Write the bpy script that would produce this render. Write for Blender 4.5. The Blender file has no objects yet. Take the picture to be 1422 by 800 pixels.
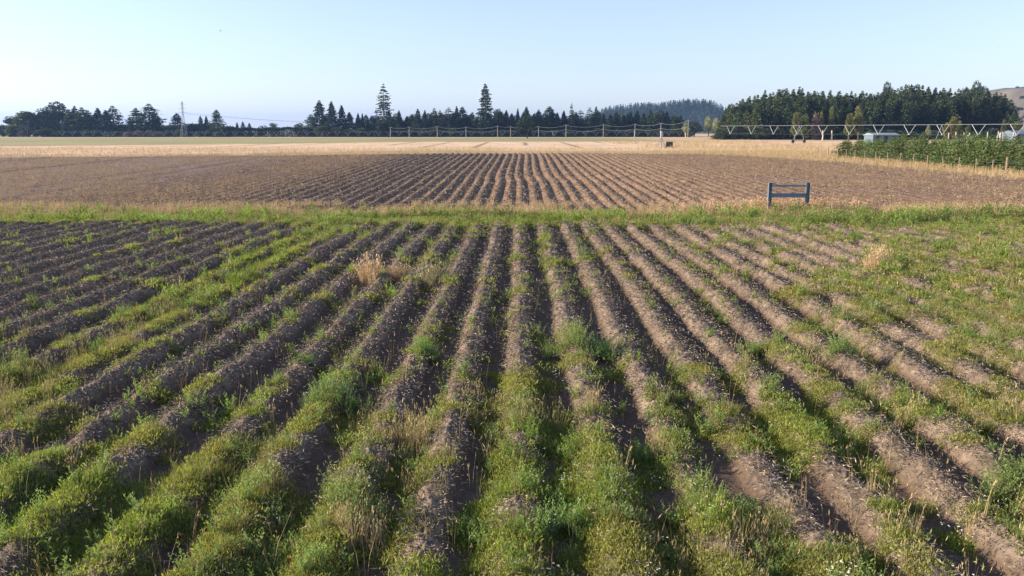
import bpy, math, random
import numpy as np
from mathutils import Vector, Matrix

random.seed(11)
RNG = np.random.default_rng(7)
sc = bpy.context.scene
COL = sc.collection

# ------------------------------------------------------------------ camera maths
F, CX, CY, HCAM = 1200.0, 711.0, 400.0, 3.86
PITCH = math.atan(215.7 / 1200.0)
YAW = math.atan(11.0 / 1200.0)
CAM = np.array([0.0, 0.0, HCAM])

def sstep(a, b, x):
    t = np.clip((x - a) / (b - a), 0, 1)
    return t * t * (3 - 2 * t)

# ------------------------------------------------------------------ numpy noise
def _hash(ix, iy, seed):
    n = (ix * 374761393 + iy * 668265263 + seed * 974634777) & 0xffffffff
    n = ((n ^ (n >> 13)) * 1274126177) & 0xffffffff
    n = (n ^ (n >> 16)) & 0xffffffff
    return n / 4294967295.0

def vnoise(x, y, seed=0):
    x = np.asarray(x, float); y = np.asarray(y, float)
    ix = np.floor(x).astype(np.int64); iy = np.floor(y).astype(np.int64)
    fx = x - ix; fy = y - iy
    fx = fx * fx * (3 - 2 * fx); fy = fy * fy * (3 - 2 * fy)
    a = _hash(ix, iy, seed); b = _hash(ix + 1, iy, seed)
    c = _hash(ix, iy + 1, seed); d = _hash(ix + 1, iy + 1, seed)
    return (a * (1 - fx) + b * fx) * (1 - fy) + (c * (1 - fx) + d * fx) * fy

def fbm(x, y, seed=0, oct=4):
    s = 0; a = .5; t = 0
    for k in range(oct):
        s = s + a * vnoise(x * 2 ** k, y * 2 ** k, seed + k * 17); t += a; a *= .55
    return s / t

# ------------------------------------------------------------------ terrain
def zbase(Y):
    Y = np.asarray(Y, float)
    z = .0175 * np.clip(Y - 48, 0, 64) + .0026 * np.clip(Y - 112, 0, 500)
    return z

FIELD1 = (-60.0, 34.6)      # near field: from behind the camera to the headland
FIELD2 = (43.5, 113.0)

def f1_end(X):
    return 35.3 + .4 * np.sin(X * .7) - .03 * X

def f2_end(X):
    return 113.0 - 0.20 * np.clip(-X - 5, 0, 80) + .5 * np.sin(X * .3)

def f2_right(Y):            # right border of the far field, where the dry verge begins
    return np.interp(Y, [44, 66, 92, 108, 114], [50, 38.5, 33.5, 27, 20])

def ridge(X, Y):
    """height, crestness (0..1) and row index of the ridges"""
    near = Y < 39.5
    # near field rows .9 m apart, far field rows .8 m
    wig1 = .05 * (fbm(Y * .35, X * .12, 3, 2) - .5) * 2
    u1 = (X + wig1 - .02) / .9
    wig2 = .045 * (fbm(Y * .12, X * .25, 9, 2) - .5) * 2 - .26 * sstep(63, 69.5, Y) * (1 - sstep(72, 112, Y)) * np.exp(-((X - 1.0) / 4.5) ** 2)
    u2 = (X - wig2 - .1) / .8
    u = np.where(near, u1, u2)
    i = np.round(u).astype(np.int64)
    jit = (_hash(i, i * 0 + np.where(near, 1, 2), 5) - .5) * .14
    t = np.abs(u - i - jit)
    prof = .5 * (1 + np.cos(np.pi * np.clip(t / np.where(near, .335, .45), 0, 1)))
    prof = prof ** np.where(near, .80, .72)
    sp = np.where(near, .9, .8)
    A = np.where(near, .25 + .0 * (X < -8.8) + .06 * (fbm(Y * .55, i * 3.7, 21, 3) - .5) * 2, .165)
    # rows per block
    m1 = np.ones_like(X)
    # weedy strip between the blocks
    strip = sstep(-8.75, -8.35, X) * (1 - sstep(-6.75, -6.35, X))
    m1 = m1 * (1 - .42 * strip)
    # right hand side: worn down rows
    m1 = m1 * (1 - .20 * sstep(10, 18, X) * (.5 + fbm(X * .3, Y * .2, 31, 2)))
    # broken humps in the weedy foreground
    rough = (1 - sstep(9.5, 14, Y))
    m1 = m1 * (1 - .14 * rough) * (1 + rough * 1.3 * (fbm(X * .9, Y * .9, 41, 3) - .5))
    m1 = m1 * (1 - sstep(0, .9, Y - f1_end(X)))
    m2 = sstep(0, 1.2, Y - 43.2) * (1 - sstep(0, 2.5, Y - f2_end(X)))
    m2 = m2 * (1 - sstep(-.5, 2.5, X - f2_right(Y)))
    flat = sstep(-24, -31, X)
    furrow = sum(sstep(.45, 0, np.abs(X + c)) for c in (30.3, 33.4, 45, 56))
    m2 = m2 * (1 - .62 * sstep(8, 21, np.abs(X))) * (1 - .4 * flat)
    m = np.where(near, m1, m2)
    h = A * prof * m - np.where(near, 0, .12 * furrow * (m2 > 0))
    return h, prof * np.clip(m, 0, 1), i

def height(X, Y, fine=True):
    X = np.asarray(X, float); Y = np.asarray(Y, float)
    h, c, i = ridge(X, Y)
    z = zbase(Y) + h
    z = z + .10 * (fbm(X * .25, Y * .25, 51, 2) - .5) * sstep(150, 30, Y)
    if fine:
        k = sstep(60, 20, Y)
        n1 = fbm(X * 5.5, Y * 4.2, 61, 3) - .5
        n2 = vnoise(X * 26, Y * 20, 71) - .5
        n3 = fbm(X * 2.2, Y * 9, 81, 2) - .5          # cross-wise clods and slumps on the flanks
        z = z + (.055 * n1 * (1 - .6 * (X < -8.8)) + (.045 * n2 + .065 * n3) * (1 - .45 * (X < -8.8))) * (.07 + c ** .7 * .85) * (.3 + .7 * k)
    return z

def ray(px, py):
    dx = (px - CX) / F; dy = (py - CY) / F
    f = np.array([-math.sin(YAW) * math.cos(PITCH), math.cos(YAW) * math.cos(PITCH), -math.sin(PITCH)])
    r = np.array([math.cos(YAW), math.sin(YAW), 0.0])
    u = np.cross(r, f)
    return f + r * dx - u * dy

def ground_at(px, py):
    d = ray(px, py); lo, hi = 2.0, 900.0
    for _ in range(60):
        m = (lo + hi) / 2
        Y = d[1] * m; z = HCAM + d[2] * m
        if z > zbase(Y): lo = m
        else: hi = m
    return d[0] * lo, d[1] * lo

def at_dist(px, py, Y):
    """point on the pixel's ray at forward distance Y: (X, Z)"""
    d = ray(px, py); t = Y / d[1]
    return d[0] * t, HCAM + d[2] * t

def img_xy(X, Y):
    """approximate photo coordinates of ground points (for the cover survey)"""
    w = Y * math.cos(PITCH) + HCAM * math.sin(PITCH)
    x = CX + F * (X * math.cos(YAW) + Y * math.sin(YAW)) / w
    y = CY + F * (HCAM * math.cos(PITCH) - Y * math.sin(PITCH)) / w
    return x, y

# ------------------------------------------------------------------ weed cover survey of the near field
CXS = np.array([0, 150, 300, 450, 600, 750, 900, 1050, 1200, 1400.])
CYS = np.array([320, 360, 400, 450, 500, 550, 600, 650, 700, 760, 820.])
CT = np.array([
 [.08,.10,.15,.55,.20,.16,.20,.35,.60,.72],
 [.08,.10,.48,.15,.18,.08,.10,.25,.45,.62],
 [.10,.15,.50,.20,.18,.08,.10,.22,.55,.66],
 [.10,.40,.30,.22,.18,.12,.12,.20,.60,.70],
 [.62,.66,.22,.25,.25,.20,.20,.45,.60,.62],
 [.65,.52,.30,.50,.38,.30,.34,.50,.58,.60],
 [.65,.52,.52,.72,.65,.62,.60,.62,.50,.68],
 [.66,.66,.70,.68,.54,.62,.66,.58,.40,.48],
 [.80,.78,.76,.74,.64,.62,.72,.50,.46,.54],
 [.84,.82,.80,.78,.66,.62,.76,.62,.52,.62],
 [.84,.82,.80,.78,.66,.62,.76,.62,.52,.62]])

CT[:, 7] *= .88; CT[:, 8] *= .90; CT[:, 9] *= .93; CT[6:, :] *= .80; CT[1:6, :3] *= .6; CT[5:8, 3:8] *= .85

def cover(X, Y):
    X = np.asarray(X, float); Y = np.asarray(Y, float)
    Yc = np.clip(Y, 4, None)
    x, y = img_xy(X, Yc)
    x = np.clip(x, CXS[0], CXS[-1] - 1e-3); y = np.clip(y, CYS[0], CYS[-1] - 1e-3)
    ix = np.clip(np.searchsorted(CXS, x, 'right') - 1, 0, len(CXS) - 2)
    iy = np.clip(np.searchsorted(CYS, y, 'right') - 1, 0, len(CYS) - 2)
    fx = (x - CXS[ix]) / (CXS[ix + 1] - CXS[ix]); fy = (y - CYS[iy]) / (CYS[iy + 1] - CYS[iy])
    c = (CT[iy, ix] * (1 - fx) + CT[iy, ix + 1] * fx) * (1 - fy) + (CT[iy + 1, ix] * (1 - fx) + CT[iy + 1, ix + 1] * fx) * fy
    strip = sstep(-8.85, -8.35, X) * (1 - sstep(-7.0, -6.5, X))
    off = ((X < -8.9) & (Y > 17))
    c = np.where(off, np.minimum(c, .12), c)
    c = np.maximum(c, strip * .70)
    c = np.maximum(c, sstep(0, .8, Y - f1_end(X) + .9 + .9 * np.sin(X * 1.9) * vnoise(X * .7, Y * 0, 13)) * .62)           # headland
    hh, cr, ii = ridge(X, Y)
    c = c * np.where(Y < 14.5, .97 + .02 * cr, np.where(Y < 30, .84 + .18 * cr, 1))
    c = np.where(Y > 41.2 + .8 * np.sin(X * .9) + .5 * np.sin(X * 2.3), 0, c)
    return c

def patch(X, Y):
    """0..1 roughly uniform patchiness field; weeds stand where patch < cover"""
    n = .58 * fbm(X * 1.25, Y * 1.0, 101, 3) + .42 * fbm(X * 3.6, Y * 3.0, 131, 2)
    return np.clip((n - .5) * 2.3 + .5, 0, 1)

# ------------------------------------------------------------------ mesh helpers
def tagit(o, label=None, cat=None, group=None, kind=None):
    if label: o['label'] = label
    if cat: o['category'] = cat
    if group: o['group'] = group
    if kind: o['kind'] = kind
    return o

def quad_mesh(name, V, Q, mat, colors=None, smooth=False, parent=None, shade=None):
    me = bpy.data.meshes.new(name)
    V = np.ascontiguousarray(V, np.float32); Q = np.ascontiguousarray(Q, np.int32)
    me.vertices.add(len(V)); me.vertices.foreach_set('co', V.ravel())
    k = Q.shape[1]
    me.loops.add(Q.size); me.loops.foreach_set('vertex_index', Q.ravel())
    me.polygons.add(len(Q))
    me.polygons.foreach_set('loop_start', np.arange(0, Q.size, k, dtype=np.int32))
    me.polygons.foreach_set('loop_total', np.full(len(Q), k, np.int32))
    if smooth: me.polygons.foreach_set('use_smooth', np.ones(len(Q), bool))
    if colors is not None:
        c = np.ones((len(V), 4), np.float32); c[:, :3] = colors
        a = me.color_attributes.new('tint', 'FLOAT_COLOR', 'POINT')
        a.data.foreach_set('color', c.ravel())
    me.update(calc_edges=True)
    me.materials.append(mat)
    o = bpy.data.objects.new(name, me); COL.objects.link(o)
    if parent: o.parent = parent
    return o

class MB:
    def __init__(s): s.v = []; s.f = []
    def box(s, c, size, R=None):
        b = len(s.v); hx, hy, hz = [k / 2 for k in size]
        for z in (-hz, hz):
            for x, y in ((-hx, -hy), (hx, -hy), (hx, hy), (-hx, hy)):
                p = Vector((x, y, z))
                if R is not None: p = R @ p
                s.v.append(tuple(Vector(c) + p))
        for q in ((3, 2, 1, 0), (4, 5, 6, 7), (0, 1, 5, 4), (1, 2, 6, 5), (2, 3, 7, 6), (3, 0, 4, 7)):
            s.f.append(tuple(b + k for k in q))
        return s
    def tube(s, pts, r, n=8, cap=True):
        pts = [Vector(p) for p in pts]
        rr = r if isinstance(r, (list, tuple)) else [r] * len(pts)
        b = len(s.v)
        for i, p in enumerate(pts):
            a = pts[max(0, i - 1)]; c = pts[min(len(pts) - 1, i + 1)]
            d = (c - a).normalized()
            up = Vector((0, 0, 1)) if abs(d.z) < .95 else Vector((1, 0, 0))
            x = d.cross(up).normalized(); y = d.cross(x)
            for k in range(n):
                t = 2 * math.pi * k / n
                s.v.append(tuple(p + (x * math.cos(t) + y * math.sin(t)) * rr[i]))
        for i in range(len(pts) - 1):
            for k in range(n):
                k2 = (k + 1) % n
                s.f.append((b + i * n + k, b + i * n + k2, b + (i + 1) * n + k2, b + (i + 1) * n + k))
        if cap:
            s.f.append(tuple(b + k for k in range(n)))
            s.f.append(tuple(b + (len(pts) - 1) * n + k for k in reversed(range(n))))
        return s
    def build(s, name, mat, parent=None, smooth=False, bevel=0):
        me = bpy.data.meshes.new(name); me.from_pydata(s.v, [], s.f); me.update()
        if smooth:
            for p in me.polygons: p.use_smooth = True
        me.materials.append(mat)
        o = bpy.data.objects.new(name, me); COL.objects.link(o)
        if parent: o.parent = parent
        if bevel:
            m = o.modifiers.new('bevel', 'BEVEL'); m.width = bevel; m.segments = 2
        return o

def empty(name, loc, rz=0):
    o = bpy.data.objects.new(name, None); COL.objects.link(o)
    o.location = loc; o.rotation_euler = (0, 0, rz); o.empty_display_size = .2
    return o

def copy_tree(o, parent=None):
    c = o.copy(); COL.objects.link(c); c.parent = parent
    for ch in list(o.children): copy_tree(ch, c)
    return c

# ------------------------------------------------------------------ materials
def new_mat(name):
    m = bpy.data.materials.new(name); m.use_nodes = True
    nt = m.node_tree; nt.nodes.clear()
    out = nt.nodes.new('ShaderNodeOutputMaterial')
    return m, nt, out

def N(nt, t, **kw):
    n = nt.nodes.new(t)
    for k, v in kw.items(): setattr(n, k, v)
    return n

def plain(name, col, rough=.6, metal=0, var=.15, scale=6, bump=.0):
    m, nt, out = new_mat(name)
    b = N(nt, 'ShaderNodeBsdfPrincipled'); b.inputs['Roughness'].default_value = rough; b.inputs['Metallic'].default_value = metal
    tc = N(nt, 'ShaderNodeTexCoord'); no = N(nt, 'ShaderNodeTexNoise'); no.inputs['Scale'].default_value = scale; no.inputs['Detail'].default_value = 6
    nt.links.new(tc.outputs['Object'], no.inputs['Vector'])
    r = N(nt, 'ShaderNodeValToRGB')
    r.color_ramp.elements[0].position = .3; r.color_ramp.elements[1].position = .7
    r.color_ramp.elements[0].color = (*[c * (1 - var) for c in col], 1); r.color_ramp.elements[1].color = (*[min(1, c * (1 + var)) for c in col], 1)
    nt.links.new(no.outputs['Fac'], r.inputs['Fac']); nt.links.new(r.outputs['Color'], b.inputs['Base Color'])
    if bump:
        bp = N(nt, 'ShaderNodeBump'); bp.inputs['Strength'].default_value = bump; bp.inputs['Distance'].default_value = .02
        nt.links.new(no.outputs['Fac'], bp.inputs['Height']); nt.links.new(bp.outputs['Normal'], b.inputs['Normal'])
    nt.links.new(b.outputs[0], out.inputs[0])
    return m

def leafy(name, col=None, trans=.3, attr=True, objvar=.25, rough=.6, tcol=(1.1, 1.25, .55)):
    """foliage: colour from the tint attribute times col, a little variation from object to object, light coming through"""
    m, nt, out = new_mat(name)
    mul = N(nt, 'ShaderNodeMix', data_type='RGBA', blend_type='MULTIPLY'); mul.inputs[0].default_value = 1
    a = N(nt, 'ShaderNodeAttribute', attribute_name='tint')
    nt.links.new(a.outputs['Color'], mul.inputs[6]); mul.inputs[7].default_value = (*(col or (1, 1, 1)), 1)
    oi = N(nt, 'ShaderNodeObjectInfo'); mr = N(nt, 'ShaderNodeMapRange')
    mr.inputs['To Min'].default_value = 1 - objvar; mr.inputs['To Max'].default_value = 1 + objvar
    nt.links.new(oi.outputs['Random'], mr.inputs['Value'])
    mul2 = N(nt, 'ShaderNodeVectorMath', operation='SCALE')
    nt.links.new(mul.outputs[2], mul2.inputs[0]); nt.links.new(mr.outputs[0], mul2.inputs['Scale'])
    b = N(nt, 'ShaderNodeBsdfPrincipled'); b.inputs['Roughness'].default_value = rough
    b.inputs['Specular IOR Level'].default_value = .25
    t = N(nt, 'ShaderNodeBsdfTranslucent')
    tm = N(nt, 'ShaderNodeMix', data_type='RGBA', blend_type='MULTIPLY'); tm.inputs[0].default_value = 1; tm.inputs[7].default_value = (*tcol, 1)
    nt.links.new(mul2.outputs[0], b.inputs['Base Color']); nt.links.new(mul2.outputs[0], tm.inputs[6]); nt.links.new(tm.outputs[2], t.inputs['Color'])
    mx = N(nt, 'ShaderNodeMixShader'); mx.inputs[0].default_value = trans
    nt.links.new(b.outputs[0], mx.inputs[1]); nt.links.new(t.outputs[0], mx.inputs[2]); nt.links.new(mx.outputs[0], out.inputs[0])
    return m

def ground_mat():
    m, nt, out = new_mat('soil_and_fields')
    a = N(nt, 'ShaderNodeAttribute', attribute_name='tint')
    geo = N(nt, 'ShaderNodeNewGeometry')
    n1 = N(nt, 'ShaderNodeTexNoise'); n1.inputs['Scale'].default_value = 14; n1.inputs['Detail'].default_value = 8; n1.inputs['Roughness'].default_value = .7
    n2 = N(nt, 'ShaderNodeTexNoise'); n2.inputs['Scale'].default_value = 1.3; n2.inputs['Detail'].default_value = 8; n2.inputs['Roughness'].default_value = .75
    for n in (n1, n2): nt.links.new(geo.outputs['Position'], n.inputs['Vector'])
    m1 = N(nt, 'ShaderNodeMapRange'); m1.inputs['From Min'].default_value = .3; m1.inputs['From Max'].default_value = .7; m1.inputs['To Min'].default_value = .68; m1.inputs['To Max'].default_value = 1.32
    m2 = N(nt, 'ShaderNodeMapRange'); m2.inputs['From Min'].default_value = .3; m2.inputs['From Max'].default_value = .7; m2.inputs['To Min'].default_value = .8; m2.inputs['To Max'].default_value = 1.2
    nt.links.new(n1.outputs['Fac'], m1.inputs['Value']); nt.links.new(n2.outputs['Fac'], m2.inputs['Value'])
    s1 = N(nt, 'ShaderNodeMath', operation='MULTIPLY'); nt.links.new(m1.outputs[0], s1.inputs[0]); nt.links.new(m2.outputs[0], s1.inputs[1])
    s2 = N(nt, 'ShaderNodeVectorMath', operation='SCALE'); nt.links.new(a.outputs['Color'], s2.inputs[0]); nt.links.new(s1.outputs[0], s2.inputs['Scale'])
    b = N(nt, 'ShaderNodeBsdfPrincipled'); b.inputs['Roughness'].default_value = .95; b.inputs['Specular IOR Level'].default_value = .1
    nt.links.new(s2.outputs[0], b.inputs['Base Color'])
    bp = N(nt, 'ShaderNodeBump'); bp.inputs['Strength'].default_value = .55; bp.inputs['Distance'].default_value = .03
    nt.links.new(n1.outputs['Fac'], bp.inputs['Height']); nt.links.new(bp.outputs['Normal'], b.inputs['Normal'])
    nt.links.new(b.outputs[0], out.inputs[0])
    return m

M_GROUND = ground_mat()
M_WEED = leafy('weed_leaves', trans=.42, objvar=0)
M_STRAW = leafy('dry_stalks', trans=.25, objvar=0, tcol=(1.05, 1.0, .8))
M_LITTER = leafy('dead_haulm', trans=.05, objvar=0, tcol=(1, 1, 1), rough=.85)
M_CONIFER = leafy('conifer_needles', (.030, .052, .030), trans=.12, objvar=.3)
M_PINE = leafy('pine_needles', (.050, .078, .034), trans=.15, objvar=.35)
M_PINE2 = leafy('olive_pine_needles', (.075, .095, .038), trans=.18, objvar=.35)
M_DARKLEAF = leafy('dark_evergreen_leaves', (.042, .062, .032), trans=.15, objvar=.25)
M_OLIVE = leafy('olive_green_leaves', (.085, .105, .040), trans=.25, objvar=.2)
M_GOLD = leafy('golden_leaves', (.135, .135, .045), trans=.25, objvar=.25)
M_PALE = leafy('pale_willow_leaves', (.26, .27, .15), trans=.3, objvar=.1)
M_PINK = leafy('brown_twigs', (.14, .105, .085), trans=.1, objvar=.2, tcol=(1, 1, 1))
M_YOUNG = leafy('young_tree_leaves', (.105, .155, .045), trans=.3, objvar=.2)
M_BARK = plain('bark', (.13, .10, .075), .9, 0, .3, 3, .3)
M_PALEBARK = plain('pale_bark', (.55, .50, .43), .85, 0, .2, 2, .2)
M_WOOD = plain('weathered_post_wood', (.20, .155, .115), .9, 0, .3, 8, .3)
M_PALEWOOD = plain('pale_stake_wood', (.36, .32, .27), .9, 0, .2, 8, .2)
M_GALV = plain('galvanised_steel', (.27, .29, .31), .55, .3, .12, 3)
M_BLUE = plain('blue_grey_painted_steel', (.14, .19, .24), .5, .15, .18, 5, .1)
M_WHITE = plain('white_paint', (.38, .39, .40), .6, 0, .08, 4)
M_ROOF = plain('blue_grey_roofing', (.20, .26, .31), .5, .1, .08, 1)
M_WALL = plain('dark_blue_cladding', (.10, .14, .18), .7, 0, .15, 1)
M_STRUT = plain('bright_galvanised_strut', (.30, .33, .36), .5, .2, .12, 3)
M_PIPE = plain('weathered_pipe', (.15, .17, .19), .6, .2, .12, 3)
M_DARK = plain('dark_rubber', (.03, .03, .032), .8, 0, .2, 5)
M_HILL = plain('dry_hill_grass', (.085, .075, .055), .95, 0, .75, .012)
M_HILLBLUE = plain('far_hill_bush', (.05, .07, .05), .95, 0, .3, .01)
M_FOREST = leafy('far_forest_needles', (.030, .052, .032), trans=.05, objvar=0)

# ------------------------------------------------------------------ the ground: one sheet from behind the camera to the horizon
def build_ground():
    ud = np.linspace(-.84, .84, 1740)
    ys = [-60, -30, -15, -6, 0, 3, 4.6]
    y = 5.4
    while y < 46: ys.append(y); y *= 1.0031
    while y < 118: ys.append(y); y *= 1.0045
    while y < 440: ys.append(y); y *= 1.012
    while y < 6500: ys.append(y); y *= 1.12
    ys = np.array(ys)
    w = np.maximum(ys, 5.4)
    dense = ud[None, :] * w[:, None]
    t = (np.arange(1, 41) / 40.0)
    W = 6500.0
    edge = .84 * w[:, None]
    outer = edge + (W - edge) * (t[None, :] ** 4.2)
    X = np.concatenate([-outer[:, ::-1], dense, outer], 1)
    Y = np.repeat(ys[:, None], X.shape[1], 1)
    shp = X.shape
    far_side = np.ones(shp); far_side[:, 40:-40] = 0; far_side[:, [39, -40]] = 0
    X = X.ravel(); Y = Y.ravel(); far_side = far_side.ravel()
    Z = height(X, Y); Z = Z * (1 - far_side) + (zbase(Y) + .05 * (Y < 118)) * far_side
    h, c, i = ridge(X, Y); c = c * (1 - far_side) + .5 * far_side
    # ---- colours (albedo)
    def C(*a): return np.array(a)[None, :]
    n_s = fbm(X * .6, Y * .6, 201, 3)[:, None]; n_m = fbm(X * 6, Y * 5, 211, 3)[:, None]; n_f = vnoise(X * 30, Y * 22, 221)[:, None]
    soil = C(.112, .080, .058) * (.85 + .3 * n_s)  # bare furrow soil, its colour lowered to deepen the shade between ridges
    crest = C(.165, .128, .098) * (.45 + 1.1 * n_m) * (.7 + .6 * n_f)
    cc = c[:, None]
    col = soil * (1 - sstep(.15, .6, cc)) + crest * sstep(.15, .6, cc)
    # mossy green film under the weeds
    cv = cover(X, Y); pt = patch(X, Y)
    g = (sstep(.10, -.12, pt - cv))[:, None] * (.55 + .45 * n_m)
    green = C(.105, .100, .045) * (.7 + .6 * n_m)
    col = col * (1 - .6 * g) + green * .6 * g
    # second field
    f2 = ((Y > 43.2)[:, None])
    n2a = fbm(X * 1.1, Y * .5, 231, 4)[:, None]; n2b = vnoise(X * 7, Y * 2.2, 241)[:, None]
    c2 = C(.185, .122, .080) * (.55 + .5 * n2a + .45 * n2b)
    flat = sstep(-22, -32, X)[:, None]
    c2 = c2 * (1 - flat) + C(.200, .142, .108) * (.75 + .3 * n2a + .2 * n2b) * flat
    col = np.where(f2, c2, col)
    # dry grass verge on the right and beyond the far field
    verge = np.maximum(sstep(-1.5, 2.5, X - f2_right(Y)) * sstep(44, 47, Y), sstep(0, 2.5, Y - f2_end(X)))[:, None]
    dry = C(.40, .30, .175) * (.65 + .7 * n2a)
    dry2 = C(.33, .26, .13) * (.65 + .7 * n2a)
    mixd = sstep(.35, .65, fbm(X * .12, Y * .06, 251, 3))[:, None]
    dry = dry * mixd + dry2 * (1 - mixd)
    col = col * (1 - verge) + dry * verge
    # stubble paddock with drill lines
    st = (sstep(128, 140, Y + 24 * sstep(-10, -60, X) + 6 * (vnoise(X * .05, Y * 0, 261) - .5)) * (1 - sstep(235, 250, Y + 72 * sstep(0, -110, X))))[:, None]
    stub = C(.60, .44, .30) * (.82 + .36 * fbm(X * .08, Y * .05, 271, 3)[:, None])
    lines = np.exp(-(((X + 3.5) % 9.5 - 4.7) / .55) ** 2) * sstep(.35, .6, fbm(X * .11, Y * .03, 275, 2)) * sstep(145, 165, Y) * sstep(60, 25, X)
    stub = stub * (1 - .62 * lines[:, None]) * (.82 + .36 * fbm(X * .35, Y * .12, 277, 3)[:, None])
    col = col * (1 - st) + stub * st
    # green pasture strip, then a pale track at the foot of the trees
    gr = (sstep(238, 252, Y + 72 * sstep(0, -110, X) + 10 * (vnoise(X * .03, Y * .02, 281) - .5)))[:, None]
    past = C(.29, .27, .13) * (.8 + .4 * fbm(X * .05, Y * .03, 291, 3)[:, None])
    edge = np.exp(-((Y + 72 * sstep(0, -110, X) - 246 - 9 * (vnoise(X * .05, Y * 0, 293) - .5)) / 2.6) ** 2) * sstep(.35, .5, vnoise(X * .07, Y * 0 + 3, 295))
    right = sstep(30, 60, X)[:, None]
    past = past * (1 - right) + C(.50, .37, .22) * (.85 + .3 * n2a) * right
    col = col * (1 - gr) + past * gr
    col = col * (1 - .6 * edge[:, None] * (1 - right))
    tr = (sstep(360, 372, Y) * (1 - sstep(392, 400, Y)))[:, None]
    col = col * (1 - .7 * tr) + C(.52, .40, .30) * .7 * tr
    col = np.clip(col, .01, .9)
    r, k = shp
    idx = np.arange(r * k).reshape(r, k)
    Q = np.stack([idx[:-1, :-1], idx[:-1, 1:], idx[1:, 1:], idx[1:, :-1]], -1).reshape(-1, 4)
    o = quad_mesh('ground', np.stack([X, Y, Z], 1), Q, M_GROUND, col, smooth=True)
    tagit(o, kind='structure')
build_ground()

# ------------------------------------------------------------------ plant templates (unit metres). each: V (n,3), quads implied 4 by 4, S (n,3) tint
def leafquads(P, D, L, Wd, rng, tint):
    """diamond leaves: P base points, D directions, L length, Wd width"""
    n = len(P)
    D = D / (np.linalg.norm(D, axis=1, keepdims=True) + 1e-9)
    R = rng.normal(size=(n, 3)); S = np.cross(D, R); S /= (np.linalg.norm(S, axis=1, keepdims=True) + 1e-9)
    L = np.broadcast_to(np.asarray(L, float).reshape(-1, 1), (n, 1)); Wd = np.broadcast_to(np.asarray(Wd, float).reshape(-1, 1), (n, 1))
    a = P; b = P + D * L * .45 + S * Wd * .5; c = P + D * L; d = P + D * L * .45 - S * Wd * .5
    V = np.stack([a, b, c, d], 1).reshape(-1, 3)
    T = np.repeat(np.broadcast_to(tint, (n, 3)), 4, 0)
    return V, T

def blade(P, H, lean, az, w, tint, seg=2):
    """curved grass blade as seg quads"""
    n = len(P); out = []; T = []
    ca = np.cos(az); sa = np.sin(az)
    side = np.stack([-sa, ca, np.zeros(n)], 1)
    prev = P; pw = w
    for s in range(1, seg + 1):
        t = s / seg
        pt = P + np.stack([ca * lean * t ** 1.7, sa * lean * t ** 1.7, H * (t - .18 * t * t * (lean / (H + 1e-6)))], 1)
        nw = w * (1 - t) + w * .12
        out.append(np.stack([prev - side * pw[:, None] / 2, prev + side * pw[:, None] / 2, pt + side * nw[:, None] / 2, pt - side * nw[:, None] / 2], 1))
        T.append(np.repeat(tint[:, None, :], 4, 1))
        prev = pt; pw = nw
    V = np.concatenate(out, 0).reshape(-1, 3); T = np.concatenate(T, 0).reshape(-1, 3)
    return V, T, prev

def t_mat(rng, n=44, r=.15, h=.03, l=.042):
    a = rng.uniform(0, 2 * np.pi, n); q = r * np.sqrt(rng.uniform(0, 1, n))
    P = np.stack([q * np.cos(a), q * np.sin(a), rng.uniform(.0, h, n) * (1 - .6 * (q / r) ** 2)], 1)
    D = np.stack([rng.normal(size=n), rng.normal(size=n), rng.uniform(.5, 2.4, n)], 1)
    v = rng.uniform(.6, 1.4, (n, 1)); tint = v * np.array([[1, 1, 1]]) * np.stack([rng.uniform(.85, 1.2, n), np.ones(n), rng.uniform(.6, 1.1, n)], 1)
    return leafquads(P, D, rng.uniform(.6, 1.3, n) * l, l * .24, rng, tint)

def t_grass(rng, n=34, r=.07, h=.20, w=.006, spread=.9):
    a = rng.uniform(0, 2 * np.pi, n); q = r * np.sqrt(rng.uniform(0, 1, n))
    P = np.stack([q * np.cos(a), q * np.sin(a), np.full(n, -.01)], 1)
    H = h * rng.uniform(.45, 1.1, n)
    v = rng.uniform(.7, 1.3, (n, 1)) * np.ones((1, 3))
    v[:, 0] *= rng.uniform(.8, 1.35, n)
    V, T, _ = blade(P, H, H * rng.uniform(.1, spread, n), a + rng.normal(0, .6, n), np.full(n, w) * rng.uniform(.7, 1.3, n), v)
    return V, T

def t_feather(rng, stems=12, h=.30, r=.10, leaves=16, l=.045):
    """upright feathery weed: each stem a plume of narrow leaflets"""
    Vs = []; Ts = []
    for s in range(stems):
        a = rng.uniform(0, 2 * np.pi); q = r * math.sqrt(rng.uniform())
        hh = h * rng.uniform(.5, 1.1); out = hh * rng.uniform(.1, .55)
        t = np.linspace(.12, 1, leaves)
        P = np.stack([(q * .4 + out * t ** 1.4) * math.cos(a) + 0 * t, (q * .4 + out * t ** 1.4) * math.sin(a) + 0 * t, hh * t], 1)
        th = rng.uniform(0, 2 * np.pi, leaves)
        D = np.stack([np.cos(th), np.sin(th), rng.uniform(.5, 1.5, leaves)], 1)
        tint = (rng.uniform(.7, 1.2) * (.75 + .5 * t))[:, None] * np.array([[.95, 1, .9]]) * np.ones((leaves, 3))
        V, T = leafquads(P, D, l * (1.25 - .6 * t), l * .22, rng, tint)
        Vs.append(V); Ts.append(T)
    return np.concatenate(Vs), np.concatenate(Ts)

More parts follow.
